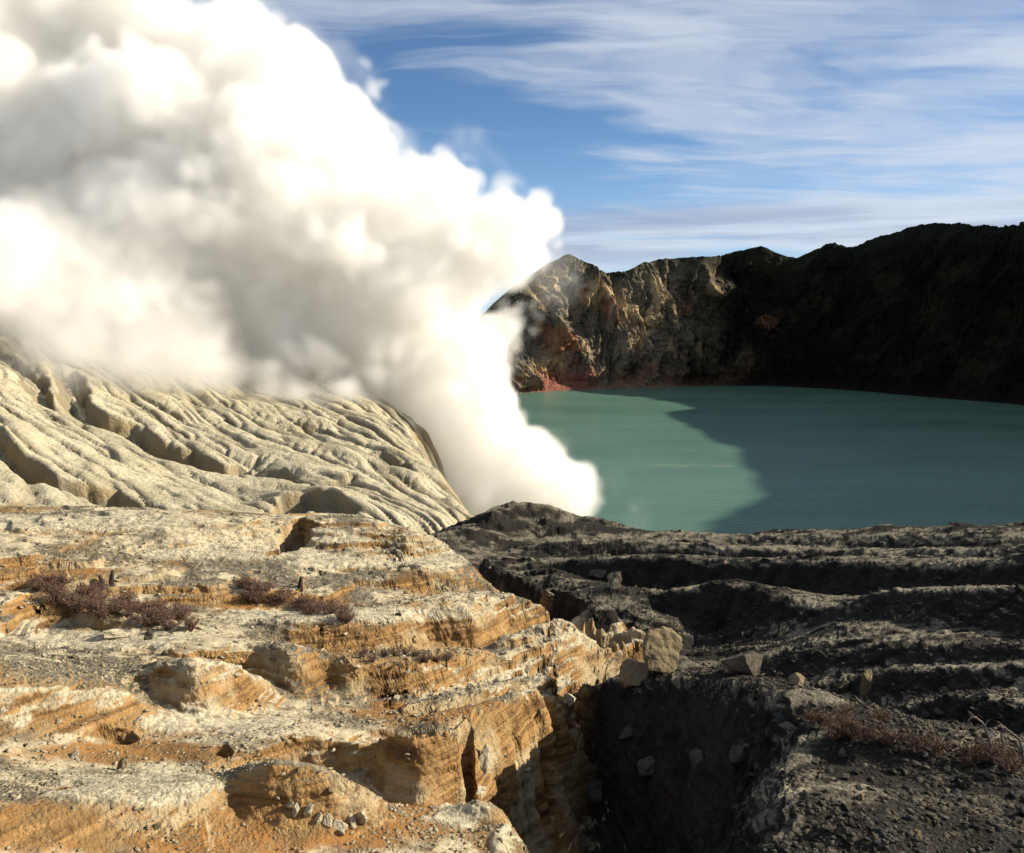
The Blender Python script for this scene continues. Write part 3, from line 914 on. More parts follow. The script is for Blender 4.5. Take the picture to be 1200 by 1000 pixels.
def WALL_OUT(rx, ry):
    """rim height of the eastern wall: its shadow is to end where the photograph shows it on the water"""
    tel = math.tan(SUN_EL)
    # shadow line on the lake: x at depth y
    yl = np.array([200, 330, 408, 450, 500, 547, 620, 720, 850, 1000, 1180], float)
    xl = np.array([60, 70, 92, 112, 140, 157, 163, 163, 160, 158, 152], float)
    z = np.zeros_like(rx)
    for i in range(len(rx)):
        # walk the shadow ray back from the lake to this stretch of rim
        y = ry[i]
        for _ in range(6):
            x_l = np.interp(y, yl, xl)
            y = ry[i] - (rx[i] - x_l) * math.tan(SUN_AZ)
        dist = (rx[i] - np.interp(y, yl, xl)) / math.cos(SUN_AZ)
        z[i] = LAKE_Z + dist * tel
    return z


def wall_material():
    m, n, out = material('weathered_crater_rock')
    geo = n.new('ShaderNodeNewGeometry')
    pos = geo.outputs['Position']
    up = n.attr('up')
    sp = n.new('ShaderNodeSeparateXYZ'); n.link(pos, sp.inputs[0])
    big = n.noise(n.mapping(pos, scale=(1, 1, 0.7)), 0.014, 4.0, 0.55)
    mid = n.noise(n.mapping(pos, scale=(1, 1, 0.45)), 0.055, 5.0, 0.6)
    fin = n.noise(n.mapping(pos, scale=(1, 1, 0.5)), 0.30, 5.0, 0.65)
    col = n.mix(n.mapr(mid, 0.38, 0.62), (0.035, 0.032, 0.028), (0.125, 0.108, 0.080))
    col = n.mix(n.mapr(fin, 0.50, 0.68, 0, 0.7), col, (0.23, 0.20, 0.145))
    tan = n.mapr(n.noise(n.vmath('ADD', pos, (310, 90, 40)), 0.017, 4.0, 0.6), 0.52, 0.62, 0, 0.85, True)
    col = n.mix(tan, col, n.mix(n.mapr(fin, 0.4, 0.6), (0.23, 0.17, 0.095), (0.34, 0.28, 0.17)))
    east = n.mapr(n.math('ADD', sp.outputs['X'], n.math('MULTIPLY', n.math('SUBTRACT', big, 0.5), 220.0)), 190.0, 340.0, 1.0, 0.05, True)  # shade of the eastern wall, painted into the rock colour
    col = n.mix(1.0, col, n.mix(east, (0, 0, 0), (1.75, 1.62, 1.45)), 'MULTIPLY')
    red = n.math('MULTIPLY', n.mapr(sp.outputs['X'], 420.0, 330.0), n.mapr(n.math('ADD', n.noise(n.vmath('ADD', pos, (45, 410, 95)), 0.015, 3.0, 0.55), n.math('MULTIPLY', n.math('SUBTRACT', fin, 0.5), 0.25)), 0.595, 0.65, 0, 0.75, True))
    col = n.mix(red, col, n.mix(n.mapr(mid, 0.4, 0.6), (0.25, 0.080, 0.045), (0.30, 0.15, 0.06)))
    # rubble and iron-stained fans along the shore
    foot = n.math('MULTIPLY', n.mapr(up, 0.20, 0.05, 0, 1, True), n.mapr(mid, 0.40, 0.55, 0.2, 1))
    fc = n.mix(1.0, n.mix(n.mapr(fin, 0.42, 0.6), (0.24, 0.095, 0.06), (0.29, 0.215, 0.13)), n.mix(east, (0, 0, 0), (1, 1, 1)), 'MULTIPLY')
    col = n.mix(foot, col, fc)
    iron = n.math('MULTIPLY', n.math('MULTIPLY', n.mapr(sp.outputs['X'], 20.0, 45.0), n.mapr(sp.outputs['X'], 125.0, 95.0)), n.mapr(n.math('ADD', sp.outputs['Z'], n.math('MULTIPLY', n.math('SUBTRACT', mid, 0.5), 60.0)), -62.0, -78.0))
    col = n.mix(n.math('MULTIPLY', iron, 0.8), col, n.mix(n.mapr(fin, 0.4, 0.6), (0.17, 0.055, 0.040), (0.30, 0.115, 0.075)))
    # scrub along the rim
    scr = n.math('MULTIPLY', n.mapr(up, 0.84, 0.97, 0, 1), n.mapr(fin, 0.40, 0.55))
    col = n.mix(scr, col, (0.018, 0.021, 0.010))
    h = n.math('ADD', n.noise(n.mapping(pos, scale=(1, 1, 0.5)), 0.16, 8.0, 0.68), n.math('MULTIPLY', n.voronoi(pos, 0.25), -0.3))
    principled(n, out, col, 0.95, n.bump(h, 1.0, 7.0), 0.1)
    return m


def hill_material():
    m, n, out = material('pale_ash_slope')
    geo = n.new('ShaderNodeNewGeometry')
    pos = geo.outputs['Position']
    sepn = n.new('ShaderNodeSeparateXYZ'); n.link(geo.outputs['Normal'], sepn.inputs[0])
    gul = n.attr('gully')
    mid = n.noise(pos, 0.10, 5.0, 0.6)
    fin = n.noise(pos, 0.9, 6.0, 0.65)
    col = n.mix(n.mapr(mid, 0.38, 0.64), (0.46, 0.41, 0.285), (0.34, 0.295, 0.195))
    col = n.mix(n.mapr(fin, 0.52, 0.72, 0, 0.7), col, (0.21, 0.175, 0.115))
    st = n.math('ADD', sepn.outputs['Z'], n.math('MULTIPLY', n.math('SUBTRACT', fin, 0.5), 0.3))
    face = n.mapr(st, 0.76, 0.58, 0, 1, True)
    col = n.mix(n.math('MULTIPLY', face, 0.85), col, n.mix(n.mapr(mid, 0.42, 0.58), (0.17, 0.15, 0.105), (0.26, 0.19, 0.095)))
    col = n.mix(n.math('MULTIPLY', gul, 0.85), col, (0.14, 0.12, 0.083))
    h = n.math('ADD', n.noise(pos, 0.8, 8.0, 0.68), n.math('MULTIPLY', n.voronoi(pos, 1.6), -0.2))
    principled(n, out, col, 0.95, n.bump(h, 0.8, 0.9), 0.1)
    return m


def build_lake():
    m, n, out = material('milky_turquoise_water')
    geo = n.new('ShaderNodeNewGeometry')
    pos = geo.outputs['Position']
    st = n.noise(n.mapping(pos, scale=(0.35, 1.0, 1.0)), 0.012, 4.0, 0.6)
    st2 = n.noise(n.mapping(pos, scale=(0.25, 1.0, 1.0)), 0.05, 4.0, 0.6)
    col = n.mix(n.mapr(st, 0.35, 0.65), (0.070, 0.142, 0.104), (0.098, 0.182, 0.136))
    # thin drifts of floating sulphur
    scum = n.mapr(n.math('ADD', n.math('MULTIPLY', n.noise(n.mapping(pos, scale=(0.22, 1.0, 1.0), loc=(2, 5, 0)), 0.028, 6.0, 0.65), 0.8), n.math('MULTIPLY', st2, 0.25)), 0.665, 0.72, 0, 0.55, True)
    col = n.mix(scum, col, (0.30, 0.29, 0.13))
    rip = n.noise(n.mapping(pos, scale=(0.6, 1.3, 1.0)), 0.35, 5.0, 0.6)
    principled(n, out, col, 0.22, n.bump(n.math('ADD', rip, n.math('MULTIPLY', n.noise(n.mapping(pos, scale=(0.5, 1.6, 1.0), rot=(0, 0, R(20))), 1.1, 4.0, 0.6), 0.5)), 0.5, 0.9), 0.15)
    V = np.array([[[-900, 60, LAKE_Z], [1100, 60, LAKE_Z]], [[-900, 1700, LAKE_Z], [1100, 1700, LAKE_Z]]], float)
    o = grid_mesh('lake', V, m)
    o['kind'] = 'structure'
    return o
# =====================================================================
# THE PLUME: a real volume of sulphur steam, its density worked out on a grid and handed to a volume by geometry nodes
# =====================================================================
PUFFS = [  # photo pixel of the centre, radius in photo pixels, depth in metres
    (728, 590, 20, 261), (716, 562, 22, 262), (694, 588, 28, 262), (664, 568, 40, 264), (640, 545, 44, 266), (618, 585, 62, 270), (585, 560, 62, 272), (556, 596, 62, 276), (630, 506, 32, 268), (604, 512, 46, 272),
    (570, 500, 58, 276), (545, 535, 58, 282), (590, 468, 30, 276), (560, 455, 50, 280), (530, 460, 58, 284), (510, 500, 50, 290), (500, 450, 62, 288), (545, 415, 48, 284), (505, 395, 72, 288),
    (560, 402, 62, 284), (520, 432, 64, 285), (478, 420, 66, 286), (590, 432, 44, 280), (600, 385, 40, 284), (440, 440, 52, 278), (640, 304, 26, 282), (628, 284, 32, 284), (640, 330, 24, 284), (690, 560, 34, 264), (618, 330, 34, 284), (600, 250, 26, 284), (330, 372, 60, 292), (270, 362, 60, 296), (365, 424, 46, 284), (240, 330, 90, 296), (366, 398, 50, 288), (420, 410, 50, 290), (590, 365, 30, 284), (622, 302, 22, 282),
    (590, 322, 36, 284), (605, 300, 30, 282), (560, 330, 55, 288), (575, 270, 42, 284), (553, 222, 36, 284), (525, 225, 40, 286), (530, 290, 70, 290), (470, 330, 95, 292),
    (470, 225, 52, 290), (440, 170, 48, 290), (430, 130, 44, 292), (395, 110, 52, 294), (440, 260, 90, 292), (400, 190, 85, 294), (345, 85, 62, 296), (290, 62, 58, 298),
    (330, 150, 95, 292), (400, 330, 105, 290), (330, 260, 120, 288), (430, 405, 55, 288), (330, 375, 70, 282), (255, 330, 110, 286), (240, 180, 120, 296), (250, 75, 70, 300),
    (185, 50, 75, 304), (140, 120, 110, 300), (160, 270, 130, 290), (210, 390, 55, 286), (110, 360, 80, 288), (60, 200, 140, 294), (60, 60, 110, 302), (40, 330, 100, 290),
    (-30, 380, 70, 286), (-60, 120, 150, 300), (-80, 280, 140, 292), (-160, 200, 150, 300), (-40, 0, 130, 306), (110, 0, 90, 308), (-150, 60, 150, 306), (-190, 330, 120, 294),
    (-60, 372, 70, 222), (20, 384, 60, 224), (90, 394, 55, 230), (160, 398, 52, 240), (230, 404, 50, 254), (300, 420, 48, 260), (366, 432, 44, 262), (425, 456, 40, 262), (-130, 360, 80, 222), (60, 345, 80, 240), (-30, 310, 100, 245), (80, 320, 80, 250), (10, 350, 70, 232), (140, 350, 70, 250), (-110, 310, 100, 235), (200, 330, 80, 265), (180, 350, 80, 255),
    (-40, -80, 120, 314), (80, -80, 100, 314), (-150, -60, 140, 314),
]


def build_smoke():
    lo = np.array([-236.0, 188.0, -82.0]); hi = np.array([48.0, 372.0, 132.0])
    vox = 1.0
    res = np.round((hi - lo) / vox).astype(int) + 1
    nx, ny, nz = (int(v) for v in res)
    ax = [np.linspace(lo[i], hi[i], res[i]).astype(np.float32) for i in range(3)]
    rs = np.random.RandomState(SEED)                 # noise
    rs2 = np.random.RandomState(3)                 # satellites

    def spline(n_out, coords, wl):
        t = (coords - coords[0]) / wl + rs.rand() * 0.9
        k = np.floor(t).astype(int); f = t - k
        n_lat = int(k.max()) + 4
        M = np.zeros((n_out, n_lat), np.float32)
        w4 = [(1 - f) ** 3 / 6, (3 * f ** 3 - 6 * f ** 2 + 4) / 6, (-3 * f ** 3 + 3 * f ** 2 + 3 * f + 1) / 6, f ** 3 / 6]
        for j in range(4):
            M[np.arange(n_out), k + j] += w4[j]
        return M

    def noise3(wl, sy=1.0, sz=1.0):
        Mx = spline(nx, ax[0], wl); My = spline(ny, ax[1], wl * sy); Mz = spline(nz, ax[2], wl * sz)
        lat = rs.randn(Mx.shape[1], My.shape[1], Mz.shape[1]).astype(np.float32)
        a = np.tensordot(Mx, lat, (1, 0))
        a = np.tensordot(a, My, (1, 1))          # x, z, y
        a = np.tensordot(a, Mz, (1, 1))          # x, y, z
        return a * 2.6                            # about unit spread

    K = 0.40
    SH = -18.0                                     # the whole plume, moved a little west
    acc = np.full((nx, ny, nz), 2e-5, np.float32)
    plist = [(a_ + SH + float(np.interp(b_, [340, 400, 450, 520, 560, 590], [0, -22, -58, -50, -26, 2])) * (a_ > 480) - (24.0 if b_ < 150 and a_ > 230 else 0.0), b_, c_, d_) for a_, b_, c_, d_ in PUFFS]
    # satellites: smaller puffs crowd the big ones' skin
    for (px, py, r, d) in list(plist):
        for _ in range(5):
            v = rs2.randn(3); v /= np.linalg.norm(v)
            q = r * (0.30 + 0.25 * rs2.rand())
            if py < 150 and px > 180:
                continue                               # the top edge stays whole
            plist.append((px + v[0] * r * 0.86, py + v[2] * r * 0.86, q, d + v[1] * r * 0.80 * d / F))
    for (px, py, r, d) in plist:
        c = np.array(P(px, py, d)); rm = r * d / F
        pad = rm + 24.0
        i0 = [max(0, int((c[i] - pad - lo[i]) / vox)) for i in range(3)]
        i1 = [min(int(res[i]), int((c[i] + pad - lo[i]) / vox) + 1) for i in range(3)]
        if any(a >= b for a, b in zip(i0, i1)):
            continue
        X = ax[0][i0[0]:i1[0]][:, None, None] - c[0]; Y = (ax[1][i0[1]:i1[1]][None, :, None] - c[1]); Z = ax[2][i0[2]:i1[2]][None, None, :] - c[2]
        dist = np.sqrt(X * X + Y * Y + Z * Z) - np.float32(rm)
        acc[i0[0]:i1[0], i0[1]:i1[1], i0[2]:i1[2]] += np.exp(np.clip(-K * dist, -30, 12))
    sdf = -np.log(acc) / K
    sdf = np.maximum(sdf, -40)
    near_body = np.clip((8.0 - sdf) / 4.0, 0, 1).astype(np.float32)
    # softness: crisp cauliflower by the vent and on the weather side, loose and torn where it drags over the hill
    gx = ax[0][:, None, None]; gz = ax[2][None, None, :]
    soft = np.clip((-40.0 - gx) / 90.0, 0, 1) * np.clip((62.0 - gz) / 60.0, 0, 1)
    soft = soft.astype(np.float32)
    big = noise3(34.0)
    sdf -= (3.0 + 2.0 * soft) * big + 3.0 * soft
    sdf -= 6.5 * (np.abs(noise3(19.0)) - 0.7) * (1 - 0.4 * soft)
    sdf -= 3.6 * (np.abs(noise3(9.0)) - 0.7)
    sdf -= 2.3 * (np.abs(noise3(4.6)) - 0.7)
    fine_n = noise3(2.6)
    sdf -= 1.3 * fine_n
    edge = 6.0 + 18.0 * soft
    rho = np.clip(-sdf / edge, 0, 1)
    rho = rho * rho * (3 - 2 * rho)
    mid = noise3(13.0, 1.0, 0.8)
    tear = np.clip(0.62 + 0.55 * mid + 0.25 * fine_n, 0.03, 1.4)
    rho *= (1 - soft) + soft * tear * 0.55
    # thin torn veil round the dense body
    veil = np.clip(1 - sdf / 13.0, 0, 1) ** 2 * np.clip(0.15 + 0.6 * mid + 0.3 * noise3(6.0), 0, 1.3)
    rho = np.maximum(rho, 0.10 * veil.astype(np.float32))
    rho *= RHO * near_body
    for a_ in range(3):                            # nothing may touch the box
        sl = [slice(None)] * 3
        for e in (slice(0, 2), slice(-2, None)):
            sl[a_] = e; rho[tuple(sl)] = 0
    rho[rho < 0.0012] = 0
    me = bpy.data.meshes.new('smoke')
    me.vertices.add(nx * ny * nz)
    at = me.attributes.new('rho', 'FLOAT', 'POINT')
    at.data.foreach_set('value', np.ascontiguousarray(rho, np.float32).ravel())
    o = bpy.data.objects.new('smoke', me)
    COL.objects.link(o)
    ng = bpy.data.node_groups.new('smoke_density', 'GeometryNodeTree')
    ng.interface.new_socket('Geometry', in_out='INPUT', socket_type='NodeSocketGeometry')
    ng.interface.new_socket('Geometry', in_out='OUTPUT', socket_type='NodeSocketGeometry')
    g = N(ng)
    gi = g.new('NodeGroupInput'); go = g.new('NodeGroupOutput')
    vc = g.new('GeometryNodeVolumeCube')
    vc.inputs['Min'].default_value = tuple(lo); vc.inputs['Max'].default_value = tuple(hi)
    vc.inputs['Resolution X'].default_value = nx; vc.inputs['Resolution Y'].default_value = ny; vc.inputs['Resolution Z'].default_value = nz
    pos = g.new('GeometryNodeInputPosition').outputs[0]
    rel = g.vmath('SUBTRACT', pos, tuple(lo))
    rel = g.vmath('MULTIPLY', rel, tuple((res - 1) / (hi - lo)))
    sx = g.new('ShaderNodeSeparateXYZ'); g.link(rel, sx.inputs[0])
    rr = [g.math('ROUND', sx.outputs[i]) for i in range(3)]
    idx = g.math('ADD', g.math('ADD', g.math('MULTIPLY', rr[0], float(ny * nz)), g.math('MULTIPLY', rr[1], float(nz))), rr[2])
    si = g.new('GeometryNodeSampleIndex', data_type='FLOAT', domain='POINT')
    na = g.new('GeometryNodeInputNamedAttribute', data_type='FLOAT'); na.inputs['Name'].default_value = 'rho'
    g.link(gi.outputs[0], si.inputs['Geometry']); g.link(na.outputs[0], si.inputs['Value']); g.link(idx, si.inputs['Index'])
    g.link(si.outputs[0], vc.inputs['Density'])
    sm = g.new('GeometryNodeSetMaterial')
    g.link(vc.outputs[0], sm.inputs[0])
    m, n, out = material('sulphur_steam')
    pv = n.new('ShaderNodeVolumePrincipled')
    pv.inputs['Color'].default_value = (0.990, 0.979, 0.955, 1)
    pv.inputs['Density'].default_value = 1.0
    pv.inputs['Anisotropy'].default_value = 0.0
    n.link(pv.outputs[0], out.inputs['Volume'])
    sm.inputs['Material'].default_value = m
    g.link(sm.outputs[0], go.inputs[0])
    me.materials.append(m)
    md = o.modifiers.new('density', 'NODES'); md.node_group = ng
    o['kind'] = 'stuff'
    o['label'] = 'thick white plume of sulphur steam rising from the vent by the lake'
    print('smoke', (nx, ny, nz), float(rho.max()), round(time.time() - T0, 1))
    return o


RHO = 0.15
SEED = 31
# =====================================================================
# STONES, RUBBLE, DRY SHRUBS, ROOTS
# =====================================================================
_phi = (1 + 5 ** 0.5) / 2
ICO_V = np.array([(-1, _phi, 0), (1, _phi, 0), (-1, -_phi, 0), (1, -_phi, 0), (0, -1, _phi), (0, 1, _phi), (0, -1, -_phi), (0, 1, -_phi), (_phi, 0, -1), (_phi, 0, 1), (-_phi, 0, -1), (-_phi, 0, 1)], float)
ICO_V /= np.linalg.norm(ICO_V[0])
ICO_T = np.array([(0, 11, 5), (0, 5, 1), (0, 1, 7), (0, 7, 10), (0, 10, 11), (1, 5, 9), (5, 11, 4), (11, 10, 2), (10, 7, 6), (7, 1, 8), (3, 9, 4), (3, 4, 2), (3, 2, 6), (3, 6, 8), (3, 8, 9), (4, 9, 5), (2, 4, 11), (6, 2, 10), (8, 6, 7), (9, 8, 1)])


def subdivide(V, T):
    V = [tuple(v) for v in V]; mid = {}; out = []

    def m(a, b):
        k = (min(a, b), max(a, b))
        if k not in mid:
            p = np.array(V[a]) + np.array(V[b]); p /= np.linalg.norm(p)
            mid[k] = len(V); V.append(tuple(p))
        return mid[k]
    for a, b, c in T:
        ab, bc, ca = m(a, b), m(b, c), m(c, a)
        out += [(a, ab, ca), (b, bc, ab), (c, ca, bc), (ab, bc, ca)]
    return np.array(V), np.array(out)


SPH = [(ICO_V, ICO_T)]
for _ in range(5):
    SPH.append(subdivide(*SPH[-1]))


def rock_points(seed, level, cuts=12, rough=0.12):
    """an angular stone about one unit across: a ball cut by random planes, then roughened"""
    rs = np.random.RandomState(seed)
    V, T = SPH[level]
    V = V.copy()
    for _ in range(cuts):
        nrm = rs.randn(3); nrm /= np.linalg.norm(nrm)
        off = 0.34 + 0.40 * rs.rand()
        dd = V @ nrm - off
        V = V - np.clip(dd, 0, None)[:, None] * nrm * 0.96
    W = V @ np.linalg.qr(rs.randn(3, 3))[0]
    r = fbm2(W[:, 0] * 1.6 + seed + W[:, 2] * 0.8, W[:, 1] * 1.6 - W[:, 2] * 1.1, 5, 0.58, seed=300 + seed % 40)
    r2 = ridged2(W[:, 1] * 1.1 - seed + W[:, 0] * 0.5, W[:, 2] * 1.3 + W[:, 0] * 0.6, 3, 0.5, seed=345 + seed % 30) - 0.6
    V = V * (1 + rough * (r + 0.35 * r2))[:, None]
    return V * 0.5, T


def rock_material(name, c1, c2, c3, scale=1.0):
    m, n, out = material(name)
    tc_ = n.new('ShaderNodeTexCoord')
    pos = n.vmath('SCALE', tc_.outputs['Object'], scale)
    oi = n.new('ShaderNodeObjectInfo')
    pos = n.vmath('ADD', pos, n.vmath('SCALE', oi.outputs['Location'], 0.37))
    a = n.noise(pos, 1.6, 6.0, 0.65); b = n.noise(pos, 7.0, 5.0, 0.65)
    col = n.mix(n.mapr(a, 0.38, 0.62), c1, c2)
    col = n.mix(n.mapr(b, 0.52, 0.72, 0, 0.8), col, c3)
    h = n.math('ADD', n.math('MULTIPLY', n.noise(pos, 3.0, 8.0, 0.7), 0.6), n.math('MULTIPLY', n.voronoi(pos, 6.0), -0.25))
    principled(n, out, col, 0.95, n.bump(h, 0.9, 0.25), 0.12)
    return m


def tag(o, label, cat=None, group=None):
    o['label'] = label
    if cat:
        o['category'] = cat
    if group:
        o['group'] = group
    return o


def ground_point(px, py, guess):
    """first place where the line of sight through a pixel meets the ground"""
    u, v = ray(px, py)
    ds = np.linspace(guess * 0.72, guess * 1.35, 900)
    z = ground_height(u * ds, ds)
    hit = np.nonzero(v * ds <= z)[0]
    d = ds[hit[0]] if len(hit) else guess
    return u * d, d, float(ground_height(np.array([u * d]), np.array([d]))[0])


def stone(name, mesh, mat, px, py_base, guess, size, rot=(0, 0, 0), sink=0.32):
    """size in metres (x, y, z); stands on the ground at its foot pixel"""
    x, y, z = ground_point(px, py_base, guess)
    o = bpy.data.objects.new(name, mesh)
    COL.objects.link(o)
    o.location = (x, y + size[1] * 0.3, z + size[2] * (0.5 - sink))
    o.scale = size; o.rotation_euler = rot
    return o


def build_stones():
    pale = rock_material('pale_stone', (0.40, 0.345, 0.235), (0.46, 0.40, 0.285), (0.22, 0.18, 0.115))
    ochre = rock_material('ochre_stone', (0.15, 0.118, 0.072), (0.20, 0.157, 0.09), (0.16, 0.088, 0.036))
    dark = rock_material('dark_stone', (0.045, 0.04, 0.03), (0.11, 0.095, 0.07), (0.03, 0.026, 0.02))
    grey = rock_material('grey_stone', (0.040, 0.040, 0.037), (0.075, 0.075, 0.068), (0.020, 0.020, 0.018))
    meshes = {}

    def rm(seed, mat, level=4, cuts=12, rough=0.16):
        k = (seed, mat.name, level)
        if k not in meshes:
            V, T = rock_points(seed, level, cuts, rough)
            meshes[k] = tri_mesh('stone_mesh', V, T, mat, smooth=False)
        return meshes[k]
    px = lambda n_, d: n_ * d / F
    # named boulders: (label, seed, material, px, foot py, depth guess, w px, h px, rot, level)
    B = [
        ('boulder', 'tall pale rock slab standing at the mouth of the shadowed ravine', 3, pale, 566, 909, 28.6, 30, 66, (0.1, 0.12, 0.4)),
        ('boulder', 'small pale block lying between the tall slab and the near mound', 5, pale, 563, 938, 27.4, 20, 24, (0, 0.1, 0.9)),
        ('boulder', 'big rough outcrop with an ochre side where the spur ends in the ravine', 8, ochre, 775, 797, 50, 56, 42, (0.1, 0.3, 0.5)),
        ('boulder', 'lower pale shoulder leaning against the rough outcrop', 9, ochre, 748, 802, 47, 36, 24, (0.2, -0.35, 0.2)),
        ('boulder', 'square dark block with a lit flat top beyond the rubble bank', 12, dark, 880, 793, 44, 54, 32, (0.05, 0.05, 0.2)),
        ('boulder', 'narrow upright stone standing alone in the black hollow', 14, ochre, 1017, 815, 42, 20, 36, (0.1, 0.1, 0.3)),
        ('boulder', 'low dark lump beside the narrow upright stone', 15, dark, 992, 812, 42.5, 34, 22, (0, 0, 0.8)),
        ('boulder', 'long grey boulder lying deep in the shadowed ravine', 17, grey, 706, 930, 33.5, 84, 36, (0.1, -0.2, 0.1)),
        ('boulder', 'rounded grey boulder behind the long one in the ravine', 18, grey, 762, 905, 33, 46, 30, (0, 0.2, 1.2)),
        ('boulder', 'grey stone high on the dark ravine bank', 23, grey, 818, 902, 28, 32, 26, (0, 0.1, 2.0)),
        ('boulder', 'pale grey stone on the lip of the ravine bank', 24, grey, 868, 893, 25, 34, 26, (0.1, 0.2, 0.6)),
        ('boulder', 'flat pale slab at the far edge of the ravine shadow', 26, grey, 740, 868, 38, 36, 16, (0.2, 0.1, 0.3)),
        ('boulder', 'pointed ochre stone lying on the bare brown tread', 28, ochre, 141, 903, 25.2, 14, 16, (0.1, 0.2, 0.5)),
        ('boulder', 'small pinkish stone on the smooth ochre slope', 30, ochre, 183, 973, 21.6, 12, 9, (0, 0.1, 0.5)),
        ('boulder', 'pale heap of broken crust below the purple shrubs', 32, pale, 130, 752, 37, 46, 20, (0, 0.1, 0.4)),
        ('boulder', 'small dark boulder with a hollow side near the crust heap', 33, dark, 172, 752, 37, 18, 14, (0, 0.1, 0.4)),
        ('boulder', 'leaning pinnacle on the dark slope under the far ridges', 35, dark, 722, 690, 70, 26, 26, (0.1, 0.3, 0.3)),
        ('boulder', 'broad dark boulder at the end of the thin far ledge', 36, dark, 700, 680, 72, 44, 22, (0.1, 0.1, 0.7)),
        ('boulder', 'orange flecked block on the lit crest of the rubble bank', 38, ochre, 938, 806, 30.5, 26, 18, (0, 0.2, 0.8)),
        ('boulder', 'pale corner stone at the tip of the lit terrace', 40, pale, 668, 830, 38.5, 22, 20, (0, 0.3, 0.4)),
        ('boulder', 'yellowish stone in the middle of the rubble', 41, ochre, 1010, 940, 20.5, 14, 12, (0, 0.1, 0.4)),
        ('boulder', 'orange stone at the near edge of the rubble', 43, ochre, 1078, 982, 18.3, 16, 11, (0, 0.1, 1.4)),
    ]
    for nm, lab, seed, mat, bx, by, g, wp, hp, rot in B:
        w_, h_ = px(wp, g), px(hp, g)
        o = stone(nm, rm(seed, mat, 5 if wp > 40 else 4, 14, 0.26 if wp > 40 else 0.22), mat, bx, by, g, (w_ * 1.1, w_ * 0.85, h_ * 1.25), rot)
        tag(o, lab, 'boulder')
    # row of pale stones under the ochre block
    for i, (bx, by, wp, hp) in enumerate([(346, 957, 14, 20), (360, 958, 14, 24), (373, 966, 15, 15), (385, 970, 16, 16), (398, 972, 17, 14), (411, 969, 17, 18), (422, 967, 20, 28), (338, 950, 10, 14)]):
        g = 23.6
        o = stone('stone', rm(50 + i, pale, 3), pale, bx, by, g, (px(wp, g) * 1.1, px(wp, g) * 0.9, px(hp, g) * 1.3), (0.1 * i, 0.2, i))
        tag(o, 'pale knobbly stone under the ochre block, %s from the western end of its row' % ['second', 'third', 'fourth', 'fifth', 'sixth', 'seventh', 'eighth', 'first'][i], 'stone', 'stones under the ochre block')
    # loose stones one can pick out, on the lit treads and on the rubble bank
    rs = np.random.RandomState(12)
    protos = {'l': [rm(70 + i, pale, 2) for i in range(5)] + [rm(80 + i, ochre, 2) for i in range(3)], 'r': [rm(90 + i, grey, 2) for i in range(3)] + [rm(95 + i, dark, 2) for i in range(4)]}
    for side, n_, lab, grp in (('l', 42, 'loose pale stone lying on the lit terraces', 'stones on the terraces'), ('r', 110, 'loose grey stone lying on the rubble bank above the ravine', 'stones on the rubble bank')):
        k = 0
        while k < n_:
            if side == 'l':
                bx = rs.uniform(0, 640); by = rs.uniform(720, 990); g = DL(bx, by)
            else:
                bx = rs.uniform(860, 1200); by = rs.uniform(800, 995); g = np.interp(by, [800, 1000], [31, 17.5]) * (1 - 0.05 * (bx - 860) / 340)
            x, y, z = ground_point(bx, by, g)
            if abs(side_mask(np.array([x]), np.array([y]))[0] - (side == 'r')) > 0.3:
                continue
            wp = rs.uniform(7, 15) * (1.15 if side == 'r' else 1)
            w_ = wp * y / F
            o = bpy.data.objects.new('stone', protos[side][rs.randint(len(protos[side]))])
            COL.objects.link(o)
            hgt = w_ * rs.uniform(0.5, 0.85)
            o.location = (x, y, z + hgt * 0.22); o.scale = (w_ * rs.uniform(0.9, 1.4), w_, hgt)
            o.rotation_euler = (rs.uniform(-.4, .4), rs.uniform(-.4, .4), rs.uniform(0, 6.28))
            tag(o, lab, 'stone', grp)
            k += 1
    print('stones', round(time.time() - T0, 1))


